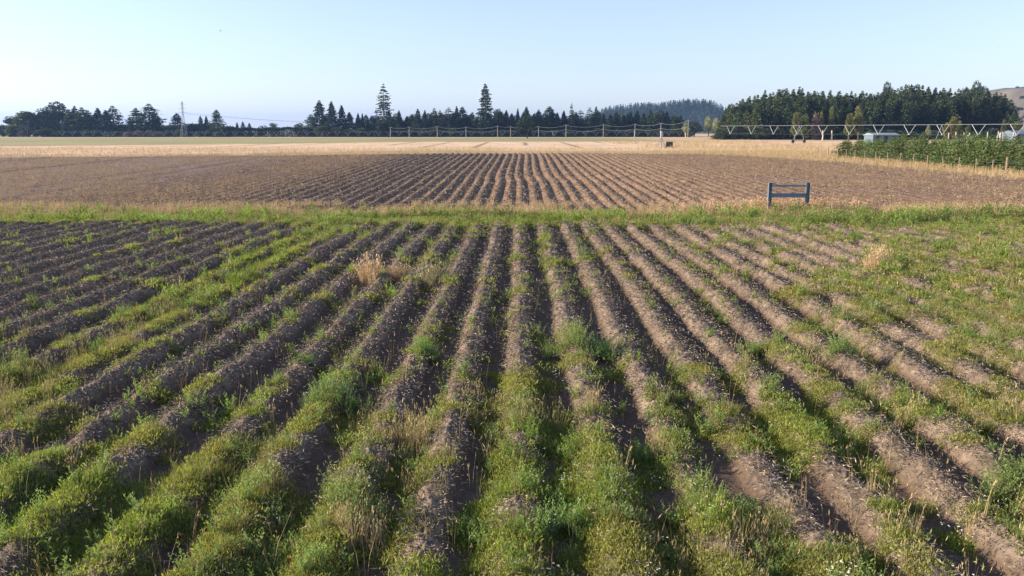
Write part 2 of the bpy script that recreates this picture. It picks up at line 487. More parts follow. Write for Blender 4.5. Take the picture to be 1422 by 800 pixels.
def t_straw(rng, n=22, r=.08, h=.45, heads=True, w=.0045):
    a = rng.uniform(0, 2 * np.pi, n); q = r * np.sqrt(rng.uniform(0, 1, n))
    P = np.stack([q * np.cos(a), q * np.sin(a), np.full(n, -.01)], 1)
    H = h * rng.uniform(.5, 1.1, n)
    v = rng.uniform(.75, 1.2, (n, 1)) * np.ones((1, 3))
    V, T, tip = blade(P, H, H * rng.uniform(.03, .4, n), a + rng.normal(0, .7, n), np.full(n, w), v)
    if heads:
        m = n * 2
        k = rng.integers(0, n, m)
        D = np.stack([rng.normal(0, .35, m), rng.normal(0, .35, m), np.ones(m)], 1)
        V2, T2 = leafquads(tip[k] - D * .03, D, rng.uniform(.04, .09, m), w * 1.8, rng, v[k] * 1.1)
        V = np.concatenate([V, V2]); T = np.concatenate([T, T2])
    return V, T

def t_litter(rng, n=18, r=.10, l=.065, w=.010):
    P = np.stack([rng.normal(0, r, n), rng.normal(0, r, n), rng.uniform(0, .025, n)], 1)
    a = rng.uniform(0, 2 * np.pi, n)
    D = np.stack([np.cos(a), np.sin(a), rng.normal(0, .35, n)], 1)
    v = (.25 + 1.35 * rng.uniform(0, 1, (n, 1)) ** 1.6) * np.ones((1, 3))
    return leafquads(P, D, rng.uniform(.4, 1.3, n) * l, w, rng, v)

def t_flower(rng, n=10, h=.28, r=.12):
    a = rng.uniform(0, 2 * np.pi, n); q = r * np.sqrt(rng.uniform(0, 1, n))
    P = np.stack([q * np.cos(a), q * np.sin(a), h * rng.uniform(.7, 1.1, n)], 1)
    Vs = []; Ts = []
    for k in range(n):
        m = 4; th = np.arange(m) * 2 * np.pi / m + rng.uniform(0, 6)
        D = np.stack([np.cos(th), np.sin(th), np.full(m, .2)], 1)
        V, T = leafquads(np.repeat(P[k:k + 1], m, 0), D, .013, .011, rng, np.ones((m, 3)))
        Vs.append(V); Ts.append(T)
    return np.concatenate(Vs), np.concatenate(Ts)

def scatter(templates, X, Y, Z, S, tint, rng):
    """returns merged V, T for many plants; tint (n,3)"""
    which = rng.integers(0, len(templates), len(X)); rot = rng.uniform(0, 2 * np.pi, len(X))
    Vs = []; Ts = []
    for k, (V, T) in enumerate(templates):
        s = np.where(which == k)[0]
        if not len(s): continue
        c = np.cos(rot[s])[:, None]; n = np.sin(rot[s])[:, None]; sc_ = S[s][:, None]
        x = (V[None, :, 0] * c - V[None, :, 1] * n) * sc_ + X[s][:, None]
        y = (V[None, :, 0] * n + V[None, :, 1] * c) * sc_ + Y[s][:, None]
        z = V[None, :, 2] * sc_ * np.ones_like(c) + Z[s][:, None]
        Vs.append(np.stack([x, y, z], -1).reshape(-1, 3))
        Ts.append((T[None] * tint[s][:, None, :]).reshape(-1, 3))
    return np.concatenate(Vs), np.concatenate(Ts)

def stuff(name, parts, mat, label, cat):
    V = np.concatenate([p[0] for p in parts]); T = np.concatenate([p[1] for p in parts])
    Q = np.arange(len(V)).reshape(-1, 4)
    o = quad_mesh(name, V, Q, mat, np.clip(T, 0, 1))
    tagit(o, label, cat, kind='stuff'); return o

def cand(n, y0, y1, umax=.68, power=1.0, rng=RNG):
    """candidate points in the field of view wedge, area density falling as 1/Y^power"""
    # sample Y with pdf ~ Y^(1-power)
    if umax == .68: n = int(n * 1.19); umax = .81
    q = rng.uniform(0, 1, n); e = 2 - power
    Y = (y0 ** e + q * (y1 ** e - y0 ** e)) ** (1 / e) if abs(e) > 1e-6 else y0 * (y1 / y0) ** q
    X = rng.uniform(-umax, umax, n) * (Y + 1.5)
    return X, Y

def build_cover():
    r = np.random.default_rng(21)
    mats = [t_mat(r) for _ in range(6)]
    grs = [t_grass(r) for _ in range(6)]
    grs_far = [t_grass(r, 12, .09, .24, .016) for _ in range(5)]
    mat_far = [t_mat(r, 24, .16, .05, .085) for _ in range(5)]
    fea = [t_feather(r) for _ in range(6)]
    fea_far = [t_feather(r, 7, .32, .12, 8, .09) for _ in range(5)]
    G1 = np.array([.230, .265, .078]); G2 = np.array([.175, .232, .072]); G3 = np.array([.205, .255, .110]); G4 = np.array([.262, .250, .098])
    def tints(n, X, Y, pal):
        k = fbm(X * .8, Y * .8, 301, 2)[:, None]
        a = np.array(pal[0]); b = np.array(pal[1])
        t = np.clip((k - .3) / .4 + r.normal(0, .25, (n, 1)), 0, 1)
        return (a * (1 - t) + b * t) * r.uniform(.8, 1.2, (n, 1))
    P = []
    # low mats, near
    X, Y = cand(75000, 6.0, 20, power=1.3, rng=r); ok = patch(X, Y) < cover(X, Y) * 1.02 + r.normal(0, .04, len(X))
    X, Y = X[ok], Y[ok]; P.append(scatter(mats, X, Y, height(X, Y) - .005, r.uniform(.6, 1.3, len(X)), tints(len(X), X, Y, (G1, G4)), r))
    # grass tufts near
    X, Y = cand(11000, 6.0, 20, power=1.2, rng=r); ok = patch(X, Y) < cover(X, Y) * .95 + r.normal(0, .08, len(X)) - .04
    X, Y = X[ok], Y[ok]; tall = .28 + .6 * sstep(.35, .75, fbm(X * .7, Y * .7, 311, 2))
    P.append(scatter(grs, X, Y, height(X, Y), r.uniform(.6, 1.2, len(X)) * tall, tints(len(X), X, Y, (G2, G4)), r))
    # far mats and tufts
    X, Y = cand(60000, 19, 44.2, power=1.0, rng=r); ok = patch(X, Y) < cover(X, Y) + r.normal(0, .05, len(X))
    X, Y = X[ok], Y[ok]; P.append(scatter(mat_far, X, Y, height(X, Y), r.uniform(.6, 1.25, len(X)), tints(len(X), X, Y, (G1, G4)), r))
    X, Y = cand(26000, 19, 44.2, power=1.0, rng=r); ok = patch(X, Y) < cover(X, Y) - .03 + r.normal(0, .06, len(X))
    X, Y = X[ok], Y[ok]; P.append(scatter(grs_far, X, Y, height(X, Y), r.uniform(.5, 1.1, len(X)), tints(len(X), X, Y, (G2, G4)), r))
    # lush headland
    X, Y = cand(8000, 35.5, 41.6, power=1.0, rng=r); hk = fbm(X * .55, Y * .45, 333, 3); ok = hk > .44; X, Y, hk = X[ok], Y[ok], hk[ok]
    P.append(scatter(mat_far, X, Y, height(X, Y), r.uniform(.8, 1.4, len(X)) * (.45 + 3.0 * (hk - .44)), tints(len(X), X, Y, (G1, G2)) * (.5 + .95 * vnoise(X * 1.1, Y * 1.1, 339)[:, None]) * np.array([[1.0, .85, .85]]), r))
    X, Y = cand(3500, 36.5, 41.4, power=1.0, rng=r); ok = fbm(X * .5, Y * .5, 331, 3) > .50; X, Y = X[ok], Y[ok]
    P.append(scatter(grs_far, X, Y, height(X, Y), r.uniform(.5, 1.2, len(X)), tints(len(X), X, Y, (G2, G1)), r))
    stuff('ground_cover', P, M_WEED, 'low green weeds and grass matted over the ridges and the strip between the fields', 'ground cover')
    # feathery upright weeds
    P = []
    X, Y = cand(9500, 6.0, 20, power=1.1, rng=r)
    ok = (patch(X, Y) < cover(X, Y) * .95) & (fbm(X * 1.0, Y * 1.0, 321, 2) > .49); X, Y = X[ok], Y[ok]
    P.append(scatter(fea, X, Y, height(X, Y) - .02, r.uniform(0, 1, len(X)) ** 2.2 * .85 + .30, tints(len(X), X, Y, (G2, G3)), r))
    X, Y = cand(9500, 19, 44, power=1.0, rng=r)
    ok = (patch(X, Y) < cover(X, Y) * .95) & (fbm(X * .8, Y * .8, 321, 2) > .46); X, Y = X[ok], Y[ok]
    P.append(scatter(fea_far, X, Y, height(X, Y) - .02, r.uniform(.5, 1.3, len(X)), tints(len(X), X, Y, (G2, G1)), r))
    X, Y = cand(3200, 35.8, 41.8, power=1.0, rng=r); ok = fbm(X * .5, Y * .55, 337, 3) > .53; X, Y = X[ok], Y[ok]
    P.append(scatter(fea_far, X, Y, height(X, Y) - .02, r.uniform(.7, 1.9, len(X)), tints(len(X), X, Y, (G2, G1)) * (.5 + .8 * vnoise(X * .9, Y * .9, 341)[:, None]), r))
    # isolated small weeds in the bare furrows
    X, Y = cand(4200, 9, 35, power=1.1, rng=r); ok = (cover(X, Y) < .45) & (fbm(X * .9, Y * .6, 343, 2) > .44); X, Y = X[ok], Y[ok]
    P.append(scatter(fea_far, X, Y, height(X, Y) - .01, .2 + .65 * r.uniform(0, 1, len(X)) ** 2, tints(len(X), X, Y, (G2 * 1.15, G1)), r))
    spire = [t_feather(r, 5, .36, .07, 26, .075) for _ in range(5)]
    X, Y = cand(1100, 6.0, 20, power=1.2, rng=r); ok = (patch(X, Y) < cover(X, Y) + .05) & (fbm(X * .7, Y * .7, 325, 2) > .50); X, Y = X[ok], Y[ok]
    P.append(scatter(spire, X, Y, height(X, Y) - .02, r.uniform(.35, .85, len(X)), tints(len(X), X, Y, (G3, G3 * .8)), r))
    stuff('weeds', P, M_WEED, 'upright feathery blue-green weeds scattered through the near rows', 'weeds')
    # dry stalks
    P = []
    st = [t_straw(r) for _ in range(6)]; st_far = [t_straw(r, 8, .12, .5, True, .016) for _ in range(5)]
    S1 = np.array([.42, .33, .17]); S2 = np.array([.50, .38, .24]); S3 = np.array([.30, .28, .12])
    X, Y = cand(3400, 6.0, 20, power=1.2, rng=r); ok = (patch(X, Y) < cover(X, Y) + .05) & (fbm(X * .6, Y * .6, 341, 2) > .50); X, Y = X[ok], Y[ok]
    P.append(scatter(st, X, Y, height(X, Y), r.uniform(.35, 1.0, len(X)), tints(len(X), X, Y, (S1, S3)), r))
    X, Y = cand(3000, 19, 36, power=1.0, rng=r); ok = (patch(X, Y) < cover(X, Y) + .05) & (fbm(X * .4, Y * .4, 341, 2) > .52); X, Y = X[ok], Y[ok]
    P.append(scatter(st_far, X, Y, height(X, Y), r.uniform(.4, .8, len(X)), tints(len(X), X, Y, (S1, S3)), r))
    lone = [t_straw(r, 3, .05, .55, True, .006) for _ in range(5)]
    X, Y = cand(900, 6.0, 22, power=1.2, rng=r)
    P.append(scatter(lone, X, Y, height(X, Y), r.uniform(.5, 1.1, len(X)), tints(len(X), X, Y, (S1, np.array([.26, .17, .12]))), r))
    X, Y = cand(5200, 36, 42.5, power=1.0, rng=r); ok = fbm(X * .5, Y * .6, 349, 2) > .47; X, Y = X[ok], Y[ok]
    P.append(scatter(st_far, X, Y, height(X, Y), r.uniform(.3, .75, len(X)), tints(len(X), X, Y, (S1, S3)), r))
    # headland straw and foot of the far field
    X, Y = cand(9500, 39.8, 45.5, power=1.0, rng=r); ok = fbm(X * .3, Y * .4, 351, 2) > np.where(X > 7, .36, np.where(X < -9, .47, .60)); X, Y = X[ok], Y[ok]
    P.append(scatter(st_far, X, Y, height(X, Y), r.uniform(.35, .75, len(X)), tints(len(X), X, Y, (S2, S1)), r))
    # dry weeds over the flanks of the far field
    X, Y = cand(42000, 44.5, 112, power=1.0, rng=r); ok = (r.uniform(0, 1, len(X)) < np.clip((np.abs(X + 1) - 9) / 12, .03, 1)) & (fbm(X * .2, Y * .15, 355, 3) > .36) & (X < f2_right(Y)); X, Y = X[ok], Y[ok]
    P.append(scatter(st_far, X, Y, height(X, Y), r.uniform(.26, .58, len(X)), tints(len(X), X, Y, (S1 * .9, np.array([.30, .205, .13]))), r))
    # verge right of the far field
    X, Y = cand(60000, 46, 125, power=1.0, rng=r); ok = (X > f2_right(Y) + r.normal(0, 1.5, len(X))) & (X < f2_right(Y) + 26); X, Y = X[ok], Y[ok]
    P.append(scatter(st_far, X, Y, height(X, Y), r.uniform(.6, 1.2, len(X)), tints(len(X), X, Y, (S2, S1)), r))
    # tufts at the far end
    X, Y = cand(16000, 106, 150, power=1.0, rng=r); ok = Y > f2_end(X) - 1 + r.normal(0, 1, len(X)); X, Y = X[ok], Y[ok]
    P.append(scatter(st_far, X, Y, height(X, Y), r.uniform(.3, .85, len(X)), tints(len(X), X, Y, (S2, S1)), r))
    # short stubble tufts
    X = r.uniform(-150, 110, 16000); Y = r.uniform(126, 236, 16000); ok = (Y < 236 - 72 * sstep(0, -110, X)) & (fbm(X * .05, Y * .08, 359, 3) > .47); X, Y = X[ok], Y[ok]
    P.append(scatter(st_far, X, Y, height(X, Y), r.uniform(.25, .55, len(X)), tints(len(X), X, Y, (S2 * 1.1, S1)), r))
    # grassy swell near the standpipes
    X = r.uniform(22, 62, 3500); Y = r.uniform(142, 232, 3500); ok = fbm(X * .09, Y * .05, 357, 2) > .50; X, Y = X[ok], Y[ok]
    P.append(scatter(st_far, X, Y, height(X, Y), r.uniform(.7, 1.7, len(X)), tints(len(X), X, Y, (S2, S1)), r))
    # round the steel frame
    gx, gy = ground_at(1092, 293)
    X = gx + r.normal(0, 1.9, 420); Y = gy + r.normal(.1, .5, 420)
    P.append(scatter(st_far, X, Y, height(X, Y), r.uniform(.7, 1.35, len(X)), tints(len(X), X, Y, (S2 * np.array([1.05, .95, .95]), S2)), r))
    stuff('dry_grass', P, M_STRAW, 'straw-coloured dry grass along the field edges and among the weeds', 'dry grass')
    # dead haulm on the ridges
    P = []
    li = [t_litter(r) for _ in range(8)]; li_far = [t_litter(r, 6, .12, .20, .035) for _ in range(6)]
    X, Y = cand(130000, 6.5, 36.5, power=1.15, rng=r); h, c, i = ridge(X, Y); ok = (c > np.where(X < -8.8, .62, .48)) & (patch(X, Y) > cover(X, Y) - .15) & (r.uniform(0, 1, len(X)) < c); X, Y = X[ok], Y[ok]
    L1 = np.array([.27, .212, .158]); L2 = np.array([.25, .212, .182])
    P.append(scatter(li, X, Y, height(X, Y), r.uniform(.6, 1.2, len(X)) * (.75 + Y / 50), tints(len(X), X, Y, (L1, L2)), r))
    X, Y = cand(76000, 43.6, 116, umax=.70, power=1.1, rng=r); h, c, i = ridge(X, Y); ok = (c > .2) & (Y < f2_end(X)) & (X < f2_right(Y) + 1) & (r.uniform(0, 1, len(X)) < c + .25); X, Y = X[ok], Y[ok]
    P.append(scatter(li_far, X, Y, height(X, Y) + .02, r.uniform(.6, 1.1, len(X)), tints(len(X), X, Y, (L1 * .95, L2 * .8)), r))
    stuff('plant_litter', P, M_LITTER, 'brittle grey-brown dead potato haulm lying on the ridge crests', 'plant litter')
    # flowers
    fl = [t_flower(r) for _ in range(4)]
    X, Y = cand(700, 6.3, 22, power=1.2, rng=r); ok = (patch(X, Y) < cover(X, Y)) & (fbm(X * .5, Y * .5, 361, 2) > .60); X, Y = X[ok], Y[ok]
    P = [scatter(fl, X, Y, height(X, Y) - .05, r.uniform(.6, 1.0, len(X)), np.full((len(X), 3), .75), r)]
    stuff('wild_flowers', P, M_STRAW, 'tiny white flower heads dotted among the foreground weeds', 'flowers')
build_cover()

# ------------------------------------------------------------------ clumps that stand out one by one
def clump(px, py, kind, size, label, name, tint=None):
    X, Y = ground_at(px, py); r = np.random.default_rng(int(px * 7 + py))
    P = []
    far = Y > 19
    n = 22
    ox = r.normal(0, .20 * size, n); oy = r.normal(0, .16 * size, n)
    base = float(height(np.array([X]), np.array([Y]))[0])
    Z = height(X + ox, Y + oy) - base
    if kind == 'feather':
        T = [t_feather(r, 14, .42, .12, 18, .05 if not far else .07) for _ in range(4)]; tn = np.array(tint or (.13, .185, .070))
        m = M_WEED
    elif kind == 'straw':
        T = [t_straw(r, 26, .10, .62, True, .006 if not far else .013) for _ in range(4)]; tn = np.array(tint or (.52, .40, .25)); m = M_STRAW
    else:
        T = [t_grass(r, 40, .09, .33, .008 if not far else .015) for _ in range(3)] + [t_mat(r, 60, .16, .16, .05)]; tn = np.array(tint or (.135, .18, .05)); m = M_WEED
    tn = tn * (1.22 if kind != 'straw' else 1.1)
    s = r.uniform(.6, 1.1, n) * size * np.exp(-(ox ** 2 + oy ** 2) / (.18 * size * size))
    V, Tt = scatter(T, ox, oy, Z, np.clip(s, .3, 3), tn * r.uniform(.8, 1.2, (n, 1)), r)
    o = quad_mesh(name, V, np.arange(len(V)).reshape(-1, 4), m, np.clip(Tt, 0, 1))
    o.location = (X, Y, base)
    tagit(o, label, 'weed clump' if kind != 'straw' else 'grass tuft')
for a in (
 (512, 394, 'straw', 1.3, 'pale bleached dry grass tuft on a ridge left of centre, brightest straw tuft', 'grass_tuft'),
 (556, 392, 'straw', .9, 'thin straw-coloured grass tuft just right of the brightest bleached tuft', 'grass_tuft'),
 (602, 400, 'straw', 1.1, 'grey-green dry grass tuft spread over a ridge, right of the bleached tufts', 'grass_tuft', (.36, .33, .19)),
 (792, 498, 'feather', 1.25, 'tall feathery green weed clump on a ridge right of centre, left of a close pair', 'weed_clump', (.17, .20, .08)),
 (832, 500, 'feather', 1.15, 'bright feathery green weed clump on a ridge right of centre, right of a close pair', 'weed_clump', (.13, .20, .07)),
 (597, 505, 'feather', .85, 'rounded feathery green weed clump standing in a furrow left of centre', 'weed_clump', (.14, .20, .07)),
 (570, 625, 'straw', 1.0, 'tall upright straw and green grass clump in the weedy foreground left of centre', 'grass_tuft', (.40, .34, .16)),
 (462, 575, 'feather', 1.05, 'broad blue-green feathery weed clump in the left foreground', 'weed_clump', (.14, .19, .085)),
 (478, 745, 'feather', 1.1, 'weed clump with small white flowers at the bottom of the foreground', 'weed_clump', (.16, .20, .085)),
 (500, 760, 'straw', .75, 'dry stalks standing beside the white-flowered weeds at the bottom', 'grass_tuft', (.48, .38, .22)),
 (322, 402, 'leafy', 1.5, 'large leafy green weed clump in the weedy strip on the left', 'weed_clump', (.14, .20, .045)),
 (350, 392, 'leafy', 1.1, 'smaller green weed clump uphill of the large one in the weedy strip', 'weed_clump', (.15, .18, .05)),
 (1190, 340, 'leafy', 1.2, 'bushy green weed clump at the edge of the headland on the right', 'weed_clump', (.13, .21, .05)),
 (1215, 380, 'straw', 1.0, 'pale dry grass tuft among the green weeds on the right', 'grass_tuft'),
 (1168, 505, 'feather', .95, 'round grey-green weed clump on a ridge in the right middle ground', 'weed_clump', (.17, .21, .09)),
 (1050, 492, 'feather', .75, 'small feathery weed clump between two ridges right of centre', 'weed_clump', (.13, .19, .06)),
 (1400, 700, 'feather', 1.15, 'tall dark green weed clump by the right edge of the foreground', 'weed_clump', (.13, .16, .065)),
 (780, 745, 'feather', .95, 'upright spiky weed clump in the bottom foreground right of centre', 'weed_clump', (.15, .21, .085)),
 (478, 618, 'leafy', .6, 'yellow-green grass tuft beside the broad blue-green clump', 'weed_clump', (.20, .22, .06)),
 (985, 745, 'leafy', 1.2, 'vivid yellow-green grass clump in the bottom right foreground', 'weed_clump', (.20, .25, .05)),
 (425, 520, 'leafy', .75, 'dark leafy weed sitting in a furrow on the left', 'weed_clump', (.08, .15, .035)),
 (820, 705, 'leafy', .5, 'small leafy weed in the shaded furrow at the bottom', 'weed_clump', (.12, .2, .05)),
): clump(*a)

# ------------------------------------------------------------------ trees
def conifer_proto(name, mat, seed, H=18., W=7., tiers=30, nb=9, per=8, sparse=0., skirt=.04, pointy=1.0, leaf=.95, irregular=.25, bark=None):
    r = np.random.default_rng(seed)
    root = empty(name, (0, 0, 0))
    tb = MB().tube([(0, 0, -.6), (.05, 0, H * .3), (0, .06, H * .7), (0, 0, H * .97)], [H * .018, H * .013, H * .007, H * .0015], 7)
    P = []; D = []; S = []; T = []
    for k in range(tiers):
        t = (k + r.uniform(-.3, .3)) / tiers
        z = H * (skirt + (1 - skirt) * max(t, 0))
        R = W / 2 * (1 - max(t, 0)) ** pointy * (1 + .12 * math.sin(t * 23 + seed)) * min(1, .1 + (1 - t) * 5) + .08
        for b in range(nb):
            if r.uniform() < sparse: continue
            a = 2 * math.pi * b / nb + r.uniform(-.4, .4) + k * 2.4
            rr = R * r.uniform(1 - irregular * 1.6, 1 + irregular)
            droop = -.18 - .15 * (1 - t) + r.uniform(-.1, .15)
            if k % 2 == 0 and rr > .8: tb.tube([(0, 0, z), (math.cos(a) * rr * .9, math.sin(a) * rr * .9, z + droop * rr * .8)], [.05, .015], 3, False)
            for j in range(per):
                q = (j + r.uniform(.2, 1)) / per
                q = .18 + .82 * q
                P.append((math.cos(a) * rr * q + r.normal(0, .12), math.sin(a) * rr * q + r.normal(0, .12), z + droop * rr * q + r.normal(0, .16)))
                D.append((math.cos(a) + r.normal(0, .6), math.sin(a) + r.normal(0, .6), droop + r.normal(0, .35)))
                S.append(leaf * r.uniform(.6, 1.25) * (.55 + .5 * (1 - t)) * min(1, .35 + (1 - t) * 5))
                T.append(r.uniform(.7, 1.35))
    P = np.array(P); D = np.array(D); S = np.array(S); T = np.array(T)[:, None] * np.ones((1, 3))
    V, C = leafquads(P, D, S, S * .62, r, T)
    tb.build('trunk', bark or M_BARK, root)
    quad_mesh('crown', V, np.arange(len(V)).reshape(-1, 4), mat, C, parent=root)
    root['pH'] = H; root['pW'] = W
    return root

def broad_proto(name, mat, seed, H=14., W=10., lobes=16, n=3600, base=.12, leaf=.55, bark=None, flat=.8, multi=1):
    r = np.random.default_rng(seed)
    root = empty(name, (0, 0, 0))
    tb = MB()
    tb.tube([(0, 0, -.5), (.1, .05, H * .25), (0, 0, H * .6)], [H * .025, H * .018, H * .008], 7)
    cs = []
    for k in range(lobes):
        a = r.uniform(0, 2 * math.pi); t = r.uniform(0, 1)
        z = H * (base + (1 - base) * (.15 + .72 * t))
        prof = math.sin(math.pi * min(1, (.22 + .74 * t))) ** .7
        q = W / 2 * .66 * prof * math.sqrt(r.uniform(.15, 1))
        cs.append((math.cos(a) * q, math.sin(a) * q, z, W * r.uniform(.13, .24)))
        tb.tube([(0, 0, z * .45), (math.cos(a) * q * .5, math.sin(a) * q * .5, z * .75), (math.cos(a) * q, math.sin(a) * q, z)], [H * .008, H * .005, .03], 4, False)
    cs = np.array(cs)
    k = r.integers(0, lobes, n)
    d = r.normal(size=(n, 3)); d /= np.linalg.norm(d, axis=1, keepdims=True)
    rad = cs[k, 3] * r.uniform(.35, 1.12, n) ** .6
    P = cs[k, :3] + d * rad[:, None] * np.array([1, 1, flat])
    P[:, 2] = np.clip(P[:, 2], H * base * .6, None)
    S = leaf * r.uniform(.6, 1.3, n)
    T = (.75 + .5 * r.uniform(0, 1, lobes))[k][:, None] * r.uniform(.8, 1.2, (n, 1)) * np.ones((1, 3))
    V, C = leafquads(P, d + r.normal(0, .6, (n, 3)), S, S * .7, r, T)
    tb.build('trunk', bark or M_BARK, root)
    quad_mesh('crown', V, np.arange(len(V)).reshape(-1, 4), mat, C, parent=root)
    root['pH'] = H; root['pW'] = W
    return root

PROTO = {}
PROTO['con'] = [conifer_proto('conifer', M_CONIFER, 40 + k, tiers=26 + 3 * k, pointy=(.95, 1.15, .85, 1.05)[k], irregular=.30, nb=11, per=9, W=8.5) for k in range(4)]
PROTO['sparse'] = [conifer_proto('conifer', M_CONIFER, 60 + k, H=26, W=(8, 7)[k], tiers=(24, 30)[k], nb=9, per=12, sparse=(.30, .12)[k], pointy=(.5, .62)[k], skirt=.10, leaf=1.15, irregular=.28) for k in range(2)]
PROTO['pine'] = [conifer_proto('pine_tree', (M_PINE, M_PINE2)[k % 2], 80 + k, H=18, W=8., tiers=28, nb=10, per=8, sparse=.05, pointy=(.6, .8, .55, .7, .9)[k], skirt=.02, irregular=.42, leaf=1.05) for k in range(5)]
PROTO['round'] = [broad_proto('evergreen_tree', M_DARKLEAF, 100 + k, base=.04, lobes=20, n=5000) for k in range(3)]
PROTO['olive'] = [broad_proto('broadleaf_tree', M_OLIVE, 110 + k, H=12, W=8, base=.02, n=4200) for k in range(2)]
PROTO['gold'] = [broad_proto('broadleaf_tree', M_GOLD, 120 + k, H=13, W=6, lobes=13, flat=1.2) for k in range(2)]
PROTO['poplar'] = [broad_proto('poplar_tree', M_PALE, 130, H=11, W=3.4, lobes=12, n=1600, flat=1.5, leaf=.45, bark=M_PALEBARK)]
PROTO['willow'] = [broad_proto('willow_tree', M_PALE, 135, H=9, W=7, lobes=10, n=2200, flat=1.1, leaf=.45)]
PROTO['shrub'] = [broad_proto('shrub', M_PINK, 140 + k, H=4.5, W=6, lobes=12, n=1800, base=0, leaf=.42) for k in range(2)]
PROTO['gbush'] = [broad_proto('bush', M_DARKLEAF, 145 + k, H=5, W=7, lobes=12, n=1800, base=0, leaf=.45) for k in range(2)]
PROTO['young'] = [conifer_proto('young_tree', M_YOUNG, 150 + k, H=3., W=2.7, tiers=15, nb=9, per=12, sparse=.1, pointy=.42, skirt=.13, leaf=.24, irregular=.35) for k in range(4)]
used = set()
def tree(kind, px, ytop, wpx, Y, label, cat='tree', group=None, var=None, name=None, lean=0, base=None):
    X, Zt = at_dist(px, ytop, Y)
    zb = float(zbase(Y)) if base is None else base
    H = Zt - zb; W = wpx / F * Y
    L = PROTO[kind]; p = L[(var if var is not None else random.randrange(len(L))) % len(L)]
    if p.name in used: o = copy_tree(p)
    else: o = p; used.add(p.name)
    if name and o is not p: o.name = name
    o.location = (X, Y, zb - .1); s = W / p['pW']
    o.scale = (s, s, H / p['pH']); o.rotation_euler = (0, math.radians(lean), random.uniform(0, 6.28))
    tagit(o, label, cat, group)
    return o

G_L = 'dark conifers in the tree line on the left'
# left-hand groups (photo x, top y, width, distance, kind, label)
for a in (
 ('round', 16, 161, 26, 425, 'low dark round-headed evergreen at the far left end of the tree line'),
 ('olive', 20, 171, 22, 405, 'pale olive bush in front of the far left trees'),
 ('olive', 36, 153, 30, 410, 'olive-green pointed tree standing before the dark trees at far left'),
 ('sparse', 48, 156, 8, 418, 'thin spindly grey tree between the olive tree and the big dark pine at far left'),
 ('round', 73, 139, 42, 420, 'tallest and broadest dark round-topped pine of the far left group'),
 ('round', 62, 160, 30, 424, 'lower dark crown tucked against the left side of the big round-topped pine'),
 ('olive', 62, 178, 22, 404, 'low olive bush at the foot of the big round-topped pine'),
 ('gbush', 85, 180, 24, 404, 'low dark bush right of the foot of the big round-topped pine'),
 ('pine', 245, 156, 27, 415, 'dark egg-shaped tree beside the lattice pylon'),
 ('gbush', 268, 172, 30, 418, 'low dark spreading bush right of the lattice pylon'),
 ('con', 278, 160, 13, 430, 'left of two small pointed conifers right of the pylon'),
 ('con', 286, 160, 12, 430, 'right of two small pointed conifers right of the pylon'),
 ('pine', 300, 151, 25, 412, 'tall olive-dark tree at the left end of the long clipped hedge'),
 ('gbush', 316, 172, 18, 416, 'small dark bush right of the tall olive-dark tree'),
 ('con', 329, 169, 9, 470, 'leftmost of three tiny conifer tips above the long hedge'),
 ('con', 337, 168, 10, 470, 'middle of three tiny conifer tips above the long hedge'),
 ('con', 346, 170, 10, 470, 'rightmost of three tiny conifer tips above the long hedge'),
 ('gbush', 364, 172, 13, 450, 'small rounded bush rising just above the long hedge'),
 ('round', 380, 170, 17, 450, 'rounded dark tree rising above the middle of the long hedge'),
 ('round', 417, 170, 19, 450, 'rounded dark tree rising above the right end of the long hedge'),
 ('con', 534, 190-20, 34, 405, 'dark broad undergrowth conifer at the foot of the left tall conifer'),
 ('sparse', 532, 115, 26, 410, 'very tall open-branched conifer with gaps between its tiers, left of the two tallest'),
 ('sparse', 674, 115, 25, 410, 'very tall narrow conifer, right of the two tallest'),
 ('con', 674, 152, 24, 414, 'shorter dense conifer hugging the foot of the right tall conifer'),
 ('round', 691, 151, 17, 418, 'round-topped dark tree just right of the right tall conifer'),
 ('round', 732, 158, 27, 340, 'dark rounded tree with a bare trunk standing alone in front of the tree line'),
 ('sparse', 794, 142, 12, 410, 'thin tree with a flat tufted top rising above the tree line right of centre'),
 ('poplar', 936, 163, 9, 420, 'small pale poplar among dark trees below the forested hill'),
 ('poplar', 953, 166, 8, 390, 'slender whitish poplar standing before the dark trees below the hill'),
 ('round', 965, 168, 20, 430, 'dark rounded tree right of the whitish poplar'),
 ('willow', 985, 161, 16, 430, 'pale grey-green willow in the gap left of the pine plantation'),
 ('willow', 996, 163, 14, 420, 'paler willow touching the left edge of the pine plantation'),
): tree(a[0], a[1], a[2], a[3] * (1 if a[0] == 'sparse' else 1.3), a[4], a[5], var={532: 0, 674: 1}.get(a[1]) if a[0] == 'sparse' else None)
for x, y, w in ((95, 151, 16), (103, 146, 17), (113, 148, 19), (121, 152, 19), (135, 149, 20), (146, 152, 18), (156, 146, 22), (128, 160, 16), (110, 160, 22)):
    tree(random.choice(('pine', 'pine', 'con')), x, y, w * random.uniform(1.7, 2.3), random.uniform(412, 425), 'dark pointed conifer in the close group between the big round pine and the gap', group='close group of dark conifers at left')
tree('gbush', 168, 173, 18, 418, 'low dark bush in the gap between two conifer groups at left')
for x, y, w, s in ((188, 149, 24, 'left and lower of the steep conifers left of the pylon'), (206, 143, 26, 'tallest of the steep conifers left of the pylon'), (215, 159, 22, 'rightmost and lowest of the steep conifers left of the pylon'), (180, 162, 14, 'short conifer at the left foot of the steep conifers')):
    tree('pine', x, y, w * 1.7, 415, s)
for x, y, w in ((178, 183, 18), (192, 181, 20), (208, 181, 20), (221, 183, 16)):
    tree('shrub', x, y, w, 402, 'pinkish-brown bare shrub at the foot of the steep conifers', 'shrub', 'pinkish-brown shrubs left of the pylon')
